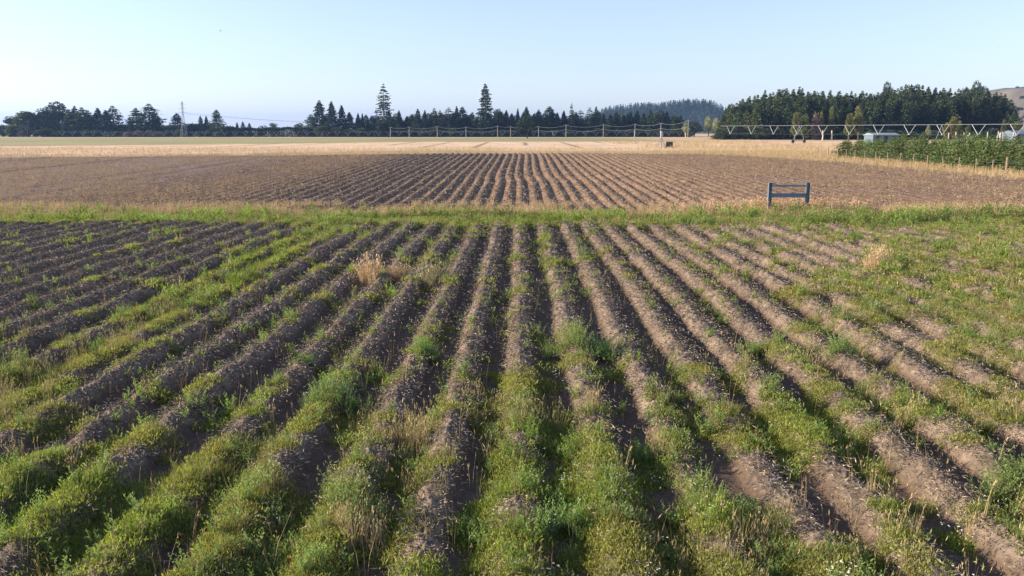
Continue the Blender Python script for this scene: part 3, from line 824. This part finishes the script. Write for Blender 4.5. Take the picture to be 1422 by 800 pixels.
for x, y, w, s in ((30, 182, 16, 'small brownish shrub at the foot of the olive-green pointed tree'), (150, 186, 14, 'small brownish shrub below the close conifer group'),):
    tree('shrub', x, y, w, 400, s, 'shrub')
for x, y, w in ((431, 158, 17), (443, 138, 24), (460, 140, 19), (474, 145, 22), (485, 155, 19), (451, 160, 20)):
    tree(random.choice(('con', 'con', 'pine')), x, y, w * random.uniform(1.3, 1.8), random.uniform(415, 425), 'dark pointed conifer in the clump at the right end of the hedge', group='conifer clump right of the hedge')
for x, y, w in ((446, 174, 22), (466, 176, 24), (482, 178, 22), (500, 182, 20)):
    tree('olive', x, y, w, 402, 'olive-brown bush before the conifer clump right of the hedge', 'bush', 'olive-brown bushes right of the hedge')
for x, y, w in ((497, 156, 14), (503, 156, 12), (511, 166, 14), (519, 164, 16), (545, 162, 16)):
    tree('con', x, y, w, 418, 'short conifer beside the left of the two tallest conifers', group='short conifers around the left tall conifer')
mid = [(554, 152, 14), (565, 160, 13), (572, 158, 12), (580, 150, 16), (590, 151, 13), (597, 160, 14), (603, 149, 14), (611, 153, 14), (623, 149, 17), (634, 146, 12), (642, 148, 20), (650, 160, 14), (656, 155, 16), (664, 160, 12),
       (703, 151, 17), (712, 160, 14), (719, 150, 11), (731, 148, 17), (741, 158, 14), (748, 152, 17), (763, 146, 19), (774, 156, 18), (783, 152, 16), (795, 156, 17), (806, 151, 17), (819, 148, 15), (828, 147, 13), (838, 155, 15), (847, 158, 14), (856, 154, 14), (866, 157, 15), (876, 154, 13), (885, 152, 14), (894, 156, 14), (903, 151, 14), (911, 155, 12), (918, 149, 13), (926, 154, 14), (934, 168, 14), (944, 170, 14)]
for x, y, w in mid:
    tree(random.choice(('con', 'con', 'pine', 'sparse' if y < 152 else 'con')), x, y + random.uniform(-1, 1), w * random.uniform(1.2, 1.8), random.uniform(412, 428), 'dark conifer in the long tree line across the middle', group='conifers in the middle tree line')
for k in range(56):
    x = 500 + k * 8.1
    tree('con' if k % 3 else 'round', x, random.uniform(154, 164), 26, random.uniform(432, 445), 'low dark tree filling the back of the middle tree line', group='back row of the middle tree line')
for k in range(18):
    x = 2 + k * 18 + random.uniform(-3, 3)
    tree('gbush', x, random.uniform(169, 175), 30, random.uniform(430, 440), 'low dark bush filling the back of the left tree line', 'bush', 'back row of the left tree line')
for k in range(34):
    x = 488 + k * 14.2 + random.uniform(-2, 2)
    if abs(x - 732) < 12: continue
    tree('gbush' if k % 4 else 'olive', x, random.uniform(177, 182), 21, random.uniform(404, 409), 'low dark bush at the foot of the middle tree line', 'bush', 'undergrowth at the foot of the middle tree line')
for k in range(22):
    x = 4 + k * 14.4 + random.uniform(-2, 2)
    tree('gbush', x, random.uniform(179, 184), 20, random.uniform(404, 410), 'low dark bush at the foot of the left tree line', 'bush', 'undergrowth at the foot of the left tree line')

# pine plantation on the right
OUT = [(998, 157), (1006, 149), (1014, 141), (1036, 134), (1047, 130), (1066, 126), (1080, 123), (1095, 121), (1115, 120), (1132, 125), (1166, 125), (1200, 126), (1218, 125), (1240, 122), (1261, 116), (1273, 117), (1294, 119), (1322, 121), (1345, 118), (1365, 121), (1382, 127), (1398, 130), (1408, 143)]
ox = [p[0] for p in OUT]; oy = [p[1] for p in OUT]
def plant_top(x): return float(np.interp(x, ox, oy)) - 2.2 * float(sstep(1005, 1040, x))
for row, (Y, drop, step, jit) in enumerate(((296, 14, 12.5, 9), (304, 7, 11, 6), (312, 1.5, 10, 3), (322, 0, 11, 2.5))):
    x = 999 + row * 4 + (2 if row else 0)
    while x < 1409:
        y = plant_top(x) + drop + random.uniform(-1, 1) * jit * .5 + (random.uniform(0, jit) if row < 2 else 0) + (1.5 if row > 1 else 0) + random.choice((0, 0, 1.5, 3.5, -1.5))
        tree('round' if row in (1, 2) and random.random() < .28 else 'pine', x, y, random.uniform(23, 31), Y + random.uniform(-3, 3), ('dark green tree along the front edge of the plantation on the right', 'tree in the second rank of the plantation on the right', 'tall tree inside the plantation on the right, only its top showing', 'tall tree at the back of the plantation on the right, only its tip showing')[row], group=('front edge of the pine plantation', 'second rank of the pine plantation', 'inner trees of the pine plantation', 'back row of the pine plantation')[row])
        x += step * random.uniform(.75, 1.25)
for k in range(26):
    x = 1003 + k * 15.6
    tree('gbush', x, random.uniform(178, 184), 24, 288, 'low dark bush along the foot of the pine plantation', 'bush', 'bushes along the foot of the pine plantation')
for a in (
 ('gold', 1106, 152, 15, 278, 'yellow-green tree before the middle of the pine plantation', 0),
 ('olive', 1118, 154, 18, 281, 'dull green tree right beside the yellow-green one', 1),
 ('gold', 1143, 148, 9, 280, 'slim golden tree top before the plantation, left of a pair', 1),
 ('gold', 1157, 144, 12, 280, 'taller golden tree before the plantation, right of a pair', 0),
 ('shrub', 1134, 160, 18, 279, 'round brownish tree below the golden pair', 0),
 ('gold', 1195, 139, 16, 277, 'tallest yellow-green tree before the plantation, above the row of stakes', 1),
 ('gold', 1181, 154, 17, 275, 'lower yellow-green tree left of the tallest yellow-green one', 0),
 ('gold', 1322, 156, 24, 215, 'broad rounded yellow-green tree behind the young tree row', 1),
 ('gold', 1335, 165, 15, 218, 'smaller yellow-green tree on the right shoulder of the broad one', 0),
 ('poplar', 1290, 168, 9, 215, 'small slender pale tree left of the broad yellow-green one', 0),
 ('olive', 1333, 170, 10, 200, 'narrow grey-green tree right behind the young row', 0),
 ('olive', 1345, 171, 10, 205, 'second narrow grey-green tree behind the young row', 1),
 ('gold', 1394, 163, 7, 230, 'tiny yellow tree tip at the right end of the plantation', 0),
 ('round', 1284, 182, 16, 190, 'dark low bush beside the blue-grey shed', 0),
 ('olive', 1416, 165, 16, 240, 'olive tree at the right edge behind the white tank', 1),
): tree(a[0], a[1], a[2], a[3], a[4], a[5], var=a[6])
# dead pale trunks
for x, s in ((1143, 'left of two bare pale tree trunks before the plantation'), (1155.5, 'right of two bare pale tree trunks before the plantation')):
    Y = 270; X, zt = at_dist(x, 181, Y); zb = float(zbase(Y))
    o = MB().tube([(0, 0, -.2), (.05, 0, 1.2), (-.05, 0, zt - zb)], [.25, .2, .14], 7).build('bare_trunk', M_PALEBARK); o.location = (X, Y, zb)
    tagit(o, s, 'tree trunk')

# far trees behind the plantation
tree('round', 1235, 111, 27, 620, 'bluish round tree top far behind the plantation', base=8.)
tree('round', 1357, 110, 30, 600, 'bluish broad tree top far behind the right end of the plantation, left part', base=8.)
tree('round', 1368, 118, 24, 610, 'bluish tree top just right of the broad far one', base=8.)

# hedge: long clipped shelterbelt
def hedge(x0, x1, ytop, Y, label, depth=3.0, seed=1, n=16000, leaf=.5):
    r = np.random.default_rng(seed)
    Xa, zt = at_dist(x0, ytop, Y); Xb, _ = at_dist(x1, ytop, Y); zb = float(zbase(Y))
    L = Xb - Xa; H = zt - zb
    x = r.uniform(0, L, n); face = r.uniform(0, 1, n)
    y = np.where(face < .45, 0, r.uniform(0, depth, n)); z = np.where(face < .45, r.uniform(0, H, n), H * r.uniform(.85, 1, n))
    z = z * (1 + .06 * np.sin(x * .7) + .05 * np.sin(x * .23 + 1)); y = y + r.normal(0, .25, n)
    back = face > .9; y = np.where(back, depth, y); z = np.where(back, r.uniform(0, H, n), z)
    V, T = leafquads(np.stack([x, y, z], 1), r.normal(size=(n, 3)), leaf * r.uniform(.6, 1.3, n), leaf * .7, r, r.uniform(.7, 1.3, (n, 1)) * np.ones((1, 3)))
    root = empty('hedge', (Xa, Y, zb)); tagit(root, label, 'hedge')
    quad_mesh('foliage', V, np.arange(len(V)).reshape(-1, 4), M_DARKLEAF, T, parent=root)
    st = MB()
    for k in range(int(L / 2)): st.tube([(k * 2 + 1, depth / 2, -.3), (k * 2 + 1, depth / 2, H * .8)], [.14, .06], 5)
    o = st.build('stems', M_BARK, root); o['kind'] = 'stuff'
hedge(312, 440, 178, 410, 'long dark clipped shelter hedge left of the middle conifers')

# ------------------------------------------------------------------ hills
def ridge_hill(name, pts, Y, depth, mat, label=None, ext=0):
    """terrain rising to a skyline given by pts (photo x, y) at distance Y"""
    xs = np.array([p[0] for p in pts], float); yy = np.array([p[1] for p in pts], float)
    n = 60; px = np.linspace(xs[0], xs[-1], n); py = np.interp(px, xs, yy)
    V = []; m = 16
    for j in range(m):
        t = j / (m - 1)
        for a, b in zip(px, py):
            X, Z = at_dist(a, b, Y)
            d = (t * 2 - 1)
            hz = max(Z - 1.5, 0) * (1 - d * d) ** 1.0 + 1.0
            yv = Y + d * depth
            wob = 1 + .05 * math.sin(a * .11 + j) * (1 - abs(d))
            V.append((X, yv, hz * (wob if d < 0 else 1) if abs(d) > .01 else Z))
    idx = np.arange(m * n).reshape(m, n)
    Q = np.stack([idx[:-1, :-1], idx[:-1, 1:], idx[1:, 1:], idx[1:, :-1]], -1).reshape(-1, 4)
    o = quad_mesh(name, np.array(V), Q, mat, smooth=True); tagit(o, kind='structure')
    return o
fh = [(790, 186), (815, 172), (832, 163), (842, 160), (857, 157), (875, 155), (895, 154.5), (908, 154.5), (923, 152), (936, 150), (958, 149), (974, 151), (979, 160), (986, 184)]
ridge_hill('hill', fh, 1500, 320, M_HILLBLUE)
ridge_hill('hill', [(960, 175), (975, 157), (984, 155), (999, 156), (1015, 166), (1030, 183)], 2600, 500, M_HILLBLUE)
ridge_hill('hill', [(1340, 183), (1365, 150), (1385, 127), (1395, 122.5), (1410, 120), (1422, 120), (1450, 118), (1500, 124), (1560, 150), (1620, 183)], 1300, 420, M_HILL)
def far_forest():
    r = np.random.default_rng(5); xs = np.array([p[0] for p in fh], float); yy = np.array([p[1] for p in fh], float)
    Vs = []; Ts = []
    t0 = []
    for k in range(4):
        n = 90; z = r.uniform(0, 1, n); a = r.uniform(0, 6.28, n); q = (1 - z) * 2.6 * r.uniform(.5, 1.1, n)
        P = np.stack([q * np.cos(a), q * np.sin(a), z * 15], 1)
        D = np.stack([np.cos(a), np.sin(a), r.normal(0, .5, n) + .4], 1)
        t0.append(leafquads(P, D, 1.9 * (1.15 - .8 * z), 1.2, r, r.uniform(.6, 1.4, (n, 1)) * np.ones((1, 3))))
    n = 1500
    px = r.uniform(800, 983, n); d = r.uniform(-.85, -.05, n); d[:130] = r.uniform(-.06, .04, 130)
    Z0 = []; X0 = []; Y0 = []
    for a, dd in zip(px, d):
        X, Z = at_dist(a, float(np.interp(a, xs, yy)), 1500)
        X0.append(X); Y0.append(1500 + dd * 320); Z0.append(max(Z - 1.5, 0) * (1 - dd * dd) + .5)
    V, T = scatter(t0, np.array(X0), np.array(Y0), np.array(Z0), r.uniform(.45, 1.05, n), r.uniform(.55, 1.5, (n, 1)) * np.ones((1, 3)), r)
    o = quad_mesh('forest', V, np.arange(len(V)).reshape(-1, 4), M_FOREST, T)
    tagit(o, 'bluish conifer forest covering the long hill beyond the tree line', 'forest', kind='stuff')
far_forest()
# scattered scrub on the dry hill
for k, (x, y, w) in enumerate(((1389, 125, 9), (1413, 119, 6), (1400, 140, 8), (1416, 148, 14), (1407, 155, 12), (1420, 133, 9))):
    tree('gbush', x, y, w, 1300 if k < 2 else 1180, ('dark scrub on the left shoulder of the dry brown hill', 'single dark bush on top of the dry brown hill', 'dark scrub half way down the dry brown hill', 'wide dark thicket low on the dry brown hill', 'lowest dark thicket on the dry brown hill', 'small dark scrub patch at the right edge of the dry hill')[k], 'bush', base=at_dist(x, y + 5, 1300 if k < 2 else 1180)[1])

# ------------------------------------------------------------------ fence and row of young trees on the right
fx = [(1135, 218.0), (1150, 219.3), (1163, 220.3), (1175, 221.3), (1187, 222.6), (1201, 223.7), (1216, 224.8), (1232, 226), (1250, 227.3), (1268, 229.2), (1288, 231.0), (1309, 232.8), (1331, 235.2), (1355, 237.6), (1378, 239.4), (1397, 240.6), (1425, 243.5), (1456, 246.5)]
froot = None; tops = []
X0, Y0 = ground_at(*fx[0]); z0 = float(zbase(Y0))
froot = empty('wire_fence', (X0, Y0, z0)); tagit(froot, 'post and wire fence of dark wooden posts in dry grass before the young trees', 'fence')
for k, p in enumerate(fx):
    X, Y = ground_at(*p); z = float(height(np.array([X]), np.array([Y]))[0])
    hgt = 1.12 if p[0] != 1397 else 1.35; rad = .055 if p[0] != 1397 else .11
    o = MB().tube([(0, 0, -.3), (0, 0, hgt)], [rad, rad * .92], 8).build('post', M_WOOD, froot)
    o.location = (X - X0, Y - Y0, z - z0); o.rotation_euler = (random.uniform(-.03, .03), random.uniform(-.03, .03), 0)
    tops.append(Vector((X - X0, Y - Y0, z - z0)))
for h in (.35, .62, .88, 1.05):
    MB().tube([t + Vector((0, -.06, h)) for t in tops], .003, 4).build('wire', M_PIPE, froot)
for k in range(19):
    t = k / 18
    for rowi in range(2):
        px = 1176 + (1440 - 1176) * t ** .95 + random.uniform(-3, 3)
        py = np.interp(px, [p[0] for p in fx], [p[1] for p in fx])
        X, Y = ground_at(px, py)
        Yb = Y + 2.6 + rowi * 3.2; Xb = X * Yb / Y
        zb = float(zbase(Yb)); ppx = px
        top = np.interp(px, [1165, 1200, 1280, 1350, 1400, 1440], [197, 194, 190, 189, 190, 191]) + random.uniform(-4.5, 3) + rowi * -1.5
        if 1400 < px and rowi == 0 and False: continue
        lab, grp = (('young bushy green tree in the front row behind the wire fence', 'front row of young trees'), ('young bushy green tree in the second row behind the wire fence', 'second row of young trees'))[rowi]
        tree('young', px, top, 2.9 / Yb * F * random.uniform(.75, 1.05), Yb, lab, group=grp)
for k, (x, yt, yb, s) in enumerate(((1318, 187, 205, 'leftmost'), (1328, 186, 206, 'second'), (1339, 187, 206, 'third'), (1347, 187, 206, 'fourth'), (1372, 186, 208, 'fifth'), (1387, 185, 208, 'sixth'), (1391, 186, 208, 'seventh'), (1408, 186, 211, 'rightmost and tallest'))):
    Y = 104; X, zt = at_dist(x, yt - 2.5, Y); zb = float(zbase(Y))
    o = MB().tube([(0, 0, -.2), (0, 0, zt - zb)], [.09, .08], 7).build('stake', M_PALEWOOD); o.location = (X, Y, zb)
    tagit(o, '%s pale upright stake from the left showing above the young trees' % s, 'stake', 'pale stakes behind the young trees')

# ------------------------------------------------------------------ steel frame at the headland
def steel_frame():
    X1, Y1 = ground_at(1067.5, 294); X2, _ = ground_at(1119.5, 294); Y = Y1
    X2 = X1 + (1119.5 - 1067.5) / F * Y
    cx = (X1 + X2) / 2; z = float(zbase(Y)); w = X2 - X1
    root = empty('steel_frame', (cx, Y, z)); tagit(root, 'blue-grey steel frame of two posts and two crossbars in dry grass at the headland', 'steel frame')
    H = 1.42
    for s in (-1, 1):
        m = MB(); x = s * w / 2
        m.box((x - .075, 0, H / 2 - .1), (.014, .17, H + .2)); m.box((x + .075, 0, H / 2 - .1), (.014, .17, H + .2)); m.box((x, 0, H / 2 - .1), (.136, .014, H + .2))
        m.box((x, 0, H + .006), (.19, .19, .012))
        m.build('post', M_BLUE, root, bevel=.003)
    MB().tube([(-w / 2 + .084, 0, H - .13), (w / 2 - .084, 0, H - .13)], .05, 12).build('top_bar', M_BLUE, root)
    m = MB(); m.box((0, -.03, .81), (w - .17, .014, .20)); m.box((0, .03, .903), (w - .17, .1, .014)); m.box((0, .03, .717), (w - .17, .1, .014))
    m.build('crossbar', M_BLUE, root, bevel=.003)
    m = MB(); m.box((-w / 2 + .17, -.05, H - .06), (.16, .02, .15)); m.build('white_plate', M_WHITE, root, bevel=.004)
    m = MB(); m.box((w / 2 - .115, -.05, H - .05), (.05, .02, .13)); m.build('bracket', M_WHITE, root, bevel=.004)
steel_frame()

# ------------------------------------------------------------------ irrigators
def irrigator(A, B, hpipe, nv, vh, vw, towers, label, thick=1.0):
    A = Vector(A); B = Vector(B); d = B - A; L = math.hypot(d.x, d.y); a = math.atan2(d.y, d.x)
    root = empty('pivot_irrigator', A, a); tagit(root, label, 'irrigator')
    def zz(x): return float(zbase(A.y + d.y * x / L)) - A.z
    pts = [(L * k / 40, 0, hpipe + zz(L * k / 40)) for k in range(41)]
    MB().tube(pts, .055, 6).build('pipe', M_PIPE, root)
    gap = L / nv
    for k in range(nv):
        x = gap * (k + .5); z = zz(x) + hpipe; m = MB()
        for s in (-1, 1):
            m.tube([(x, 0, z - vh), (x + s * vw / 2, -.0, z)], .055 * thick, 5)
        m.box((x, 0, z - vh), (.16, .5, .12))
        m.build('truss_strut', M_STRUT, root)
    m = MB()
    for s in (-.35, .35):
        m.tube([(gap * .1, s, hpipe + zz(0))] + [(gap * (k + .5), s, zz(gap * (k + .5)) + hpipe - vh) for k in range(nv)], .01, 4)
    m.build('truss_rod', M_PIPE, root)
    for t in towers:
        x = L * t; z = zz(x); m = MB()
        for s in (-1, 1): m.tube([(x, 0, z + hpipe), (x, s * 1.9, z + .6)], .05 * thick, 5)
        m.tube([(x, -2, z + .6), (x, 2, z + .6)], .06 * thick, 5)
        tw = m.build('tower', M_GALV, root)
        for s in (-1, 1):
            MB().tube([(x - .12, s * 1.9, z + .42), (x + .12, s * 1.9, z + .42)], .44, 14).build('wheel', M_DARK, tw)
Xa, _ = at_dist(1000, 190, 232); Xb, _ = at_dist(1440, 190, 160)
irrigator((Xa, 232, float(zbase(232))), (Xb, 160, float(zbase(160))), 4.15, 11, 2.0, 2.8, (.325, .77), 'long silver pivot irrigator with V-shaped truss struts before the pine plantation')
Xa, _ = at_dist(80, 190, 396); Xb, _ = at_dist(965, 190, 392)
irrigator((Xa, 396, float(zbase(396))), (Xb, 392, float(zbase(392))), 2.3, 62, 1.45, 2.2, (.08, .25, .42, .6, .78, .95), 'far low silver pivot irrigator stretching along the foot of the tree line', 1.2)

# ------------------------------------------------------------------ power line
poles = [(542, 177, 392), (568, 177, 388), (607, 176, 384), (647, 177, 378), (691, 175.5, 372), (709, 176.5, 371), (748, 176, 362), (786, 174, 354), (838, 173.5, 344), (882, 173, 336), (918, 171.5, 326), (956, 167.5, 312)]
prev = None; attach = []
ordn = ['first', 'second', 'third', 'fourth', 'fifth', 'sixth', 'seventh', 'eighth', 'ninth', 'tenth', 'eleventh', 'twelfth']
for k, (x, y, Y) in enumerate(poles):
    X, zt = at_dist(x, y, Y); zb = float(zbase(Y)); H = zt - zb
    root = empty('power_pole', (X, Y, zb)); tagit(root, 'slim pale wooden power pole carrying wires, %s of the twelve from the left' % ordn[k], 'power pole', 'power poles before the middle tree line')
    MB().tube([(0, 0, -.5), (0, 0, H + .3)], [.13, .10], 7).build('shaft', M_PALEWOOD, root)
    MB().box((0, 0, H), (1.8, .1, .1)).build('crossarm', M_PALEWOOD, root)
    attach.append((Vector((X, Y, zb + H)), Vector((X, Y, zb + H * .68))))
for j, s in enumerate(('upper', 'lower')):
    pts = []
    for k in range(len(attach) - 1):
        a = attach[k][j]; b = attach[k + 1][j]; L = (b - a).length
        for q in range(9):
            t = q / 9; p = a.lerp(b, t); pts.append(Vector((p.x, p.y, p.z - 4 * t * (1 - t) * L * .05)))
    pts.append(attach[-1][j])
    o = MB()
    c = pts[0].copy(); o.tube([p - c for p in pts], .035, 4)
    w = o.build('overhead_wire', M_GALV); w.location = c
    tagit(w, '%s of the two sagging overhead wires strung along the power poles' % s, 'wire')

# lattice pylon
def pylon():
    Y = 400; X, zt = at_dist(252.5, 141, Y); zb = float(zbase(Y)); H = zt - zb
    root = empty('lattice_pylon', (X, Y, zb)); tagit(root, 'thin pale steel lattice pylon rising above the trees at left', 'pylon')
    m = MB(); b = 1.15; tpt = .25
    def c(sx, sy, t):
        w = b + (tpt - b) * min(1, t * 1.5) if t < .66 else tpt
        return (sx * w, sy * w, t * H)
    lev = [0, .12, .24, .35, .45, .55, .66, .75, .83, .91, 1]
    for sx in (-1, 1):
        for sy in (-1, 1): m.tube([c(sx, sy, t) for t in lev], .055, 4)
    m.build('legs', M_GALV, root)
    m = MB()
    for a, bb in zip(lev, lev[1:]):
        for p, q in (((-1, -1), (1, -1)), ((1, -1), (1, 1)), ((1, 1), (-1, 1)), ((-1, 1), (-1, -1))):
            m.tube([c(*p, a), c(*q, bb)], .025, 3); m.tube([c(*q, a), c(*p, bb)], .025, 3)
    m.build('bracing', M_GALV, root)
    arms = []
    for t, L in ((.68, 2.0), (.80, 1.7), (.92, 1.3)):
        MB().tube([(-L, 0, t * H), (0, 0, t * H + .35), (L, 0, t * H)], .07, 4).build('crossarm', M_GALV, root)
    # conductors to the next pylons, out of sight
    for s, nm in ((-1, 'nearer'), (1, 'farther')):
        A = Vector((X + s * 2.0, Y, zb + .68 * H))
        B = Vector((X + 110, Y + 150 + s * 3, zb + .62 * H)); pts = []
        for q in range(25):
            t = q / 24; p = A.lerp(B, t); pts.append(Vector((p.x, p.y, p.z - 4 * t * (1 - t) * 3.2)) - A)
        o = MB().tube(pts, .03, 4).build('power_cable', M_GALV); o.location = A
        tagit(o, 'faint high cable running right from the lattice pylon, the %s of two' % nm, 'cable')
pylon()

# standpipes in the stubble
def standpipe(x, yb, yt, label, box=True):
    X, Y = ground_at(x, yb); z = float(zbase(Y)); _, zt = at_dist(x, yt, Y); H = zt - z
    root = empty('irrigation_standpipe', (X, Y, z)); tagit(root, label, 'standpipe')
    MB().tube([(0, 0, -.2), (0, 0, H)], [.13, .12], 10).build('pipe', M_WHITE, root)
    MB().tube([(0, 0, H - .1), (0, 0, H + .12)], [.2, .2], 10).build('cap', M_WHITE, root)
    if box:
        for sx in (-1, 1): MB().tube([(sx * .9, -.2, 0), (0, 0, H * .75)], .05, 6).build('brace', M_GALV, root)
        m = MB(); m.tube([(.9, 0, .7), (2.0, 0, .7)], .42, 12); m.build('motor', M_DARK, root)
        m = MB(); m.box((1.4, 0, .2), (1.7, .8, .1)); m.box((.8, 0, .08), (.1, .8, .16)); m.box((2.0, 0, .08), (.1, .8, .16)); m.build('skid', M_GALV, root, bevel=.01)
standpipe(917.5, 206, 183.5, 'tall white standpipe with braces and a dark pump beside it in the stubble')
standpipe(881, 193.5, 182, 'smaller distant white standpipe at the far edge of the stubble', False)

# sheds and tank beyond the young trees
def shed(x0, x1, ytop, Y, depth, label, wall, roof, slope=.6):
    X0, zt = at_dist(x0, ytop, Y); X1, _ = at_dist(x1, ytop, Y); zb = float(zbase(Y)); w = X1 - X0; H = zt - zb
    root = empty('shed', ((X0 + X1) / 2, Y, zb)); tagit(root, label, 'shed')
    MB().box((0, depth / 2, (H - slope) / 2 - .1), (w - .3, depth, H - slope + .2)).build('wall', wall, root)
    m = MB(); b = 0
    hw = w / 2; e = H - slope + .003
    m.v = [(-hw, -.4, e), (hw, -.4, e), (hw, depth / 2, H), (-hw, depth / 2, H), (-hw, depth + .4, e), (hw, depth + .4, e),
           (-hw, -.4, e - .12), (hw, -.4, e - .12), (hw, depth + .4, e - .12), (-hw, depth + .4, e - .12)]
    m.f = [(0, 1, 2, 3), (3, 2, 5, 4), (6, 7, 1, 0), (8, 9, 4, 5), (7, 8, 5, 2, 1), (9, 6, 0, 3, 4), (9, 8, 7, 6)]
    m.build('roof', roof, root)
    for k in range(3):
        MB().box((-w * .3 + k * w * .3, -.03, min(2.0, H - slope - .25) / 2), (w * .12, .06, min(2.0, H - slope - .25))).build('door', M_DARK, root)
shed(1212, 1250, 184.5, 190, 5, 'long low shed with a pale blue-grey roof before the plantation', M_WALL, M_ROOF, .42)
shed(1410, 1440, 181, 200, 6, 'dark-walled shed at the right edge beyond the young trees', M_WALL, M_WALL, .8)
def tank(x, ytop, w, Y, label):
    X, zt = at_dist(x, ytop, Y); zb = float(zbase(Y)); R = w / F * Y / 2; H = zt - zb
    root = empty('water_tank', (X, Y, zb)); tagit(root, label, 'tank')
    MB().tube([(0, 0, -.1), (0, 0, H * .72)], R, 24).build('wall', M_WHITE, root, smooth=False)
    MB().tube([(0, 0, H * .72 + .003), (0, 0, H * .82), (0, 0, H * .95), (0, 0, H)], [R * 1.02, R * .8, R * .35, R * .08], 24).build('dome', M_WHITE, root, smooth=True)
tank(1392, 183, 12, 175, 'large white domed tank at the right, behind the stakes')
tank(1346, 186, 7, 180, 'small white domed tank showing above the middle of the young trees')

# birds
def bird(x, y, Y, label, s):
    X, Z = at_dist(x, y, Y); m = MB()
    m.tube([(-.16, 0, 0), (-.08, 0, .01), (.05, 0, .01), (.15, 0, 0), (.2, 0, -.01)], [.01, .035, .045, .03, .008], 8)
    for q in (-1, 1):
        b = len(m.v); m.v += [(-.06, 0, .02), (.07, 0, .02), (.06, q * .22, .10), (-.03, q * .24, .10), (-.05, q * .42, .04), (0, q * .42, .05)]
        m.f += [(b, b + 1, b + 2, b + 3), (b + 3, b + 2, b + 5, b + 4)]
    o = m.build('bird', M_DARK); o.location = (X, Y, Z); o.scale = (s, s, s); o.rotation_euler = (0, 0, .7); tagit(o, label, 'bird')
bird(306, 43, 130, 'tiny dark bird flying high in the left of the sky', .8)
bird(1388, 67, 150, 'tiny dark bird flying in the right of the sky', .7)

# remove prototypes that were never placed
for L in PROTO.values():
    for p in L:
        if p.name not in used:
            for ch in list(p.children): bpy.data.objects.remove(ch)
            bpy.data.objects.remove(p)
for o in list(COL.objects):
    for k in ('pH', 'pW'):
        if k in o: del o[k]

# ------------------------------------------------------------------ haze: one closed box round everything
def haze():
    m, nt, out = new_mat('haze_air')
    v = N(nt, 'ShaderNodeVolumePrincipled')
    v.inputs['Color'].default_value = (.30, .52, 1, 1); v.inputs['Density'].default_value = HAZE; v.inputs['Anisotropy'].default_value = .3
    nt.links.new(v.outputs[0], out.inputs['Volume'])
    o = MB().box((0, 3200, 64), (13600, 7000, 136)).build('haze', m); tagit(o, 'thin blue air haze over the fields', 'haze', kind='stuff')
HAZE = .00014
if HAZE > 0: haze()

# ------------------------------------------------------------------ light, sky, camera
SUN_EL, SUN_AZ = 19.5, -88.0          # degrees; azimuth from +Y towards +X (negative = left)
w = bpy.data.worlds.new('World'); sc.world = w; w.use_nodes = True
nt = w.node_tree; bg = nt.nodes['Background']
sky = nt.nodes.new('ShaderNodeTexSky'); sky.sky_type = 'NISHITA'; sky.sun_disc = False
sky.sun_elevation = math.radians(SUN_EL); sky.sun_rotation = math.radians(SUN_AZ)
sky.air_density = 1.0; sky.dust_density = .4; sky.ozone_density = 2.5; sky.altitude = 100
hs = nt.nodes.new('ShaderNodeHueSaturation'); hs.inputs['Saturation'].default_value = .78
mt = nt.nodes.new('ShaderNodeMix'); mt.data_type = 'RGBA'; mt.blend_type = 'MULTIPLY'; mt.inputs[0].default_value = 1; mt.inputs[7].default_value = (.99, .965, 1.09, 1)
nt.links.new(sky.outputs[0], hs.inputs['Color']); nt.links.new(hs.outputs[0], mt.inputs[6]); nt.links.new(mt.outputs[2], bg.inputs[0]); bg.inputs[1].default_value = .094
sl = bpy.data.lights.new('sun', 'SUN'); sl.energy = 5.0; sl.angle = math.radians(.5); sl.color = (1, .84, .64)
so = bpy.data.objects.new('sun', sl); COL.objects.link(so)
az = math.radians(SUN_AZ); el = math.radians(SUN_EL)
dirv = Vector((math.sin(az) * math.cos(el), math.cos(az) * math.cos(el), math.sin(el)))
so.rotation_euler = dirv.to_track_quat('Z', 'Y').to_euler(); so.location = (-30, 0, 30)

cam = bpy.data.cameras.new('camera'); co = bpy.data.objects.new('camera', cam); COL.objects.link(co)
cam.sensor_width = 36; cam.lens = 36 * F / 1422.0; cam.clip_start = .1; cam.clip_end = 20000
co.location = (0, 0, HCAM); co.rotation_euler = (math.pi / 2 - PITCH, 0, YAW)
sc.camera = co
vs = sc.view_settings; vs.view_transform = 'Standard'; vs.look = 'None'; vs.gamma = 1; vs.use_curve_mapping = False; vs.exposure = 1.25
sc.render.engine = 'CYCLES'; sc.cycles.use_denoising = True
sc.cycles.max_bounces = 6; sc.cycles.volume_bounces = 0; sc.cycles.use_adaptive_sampling = True
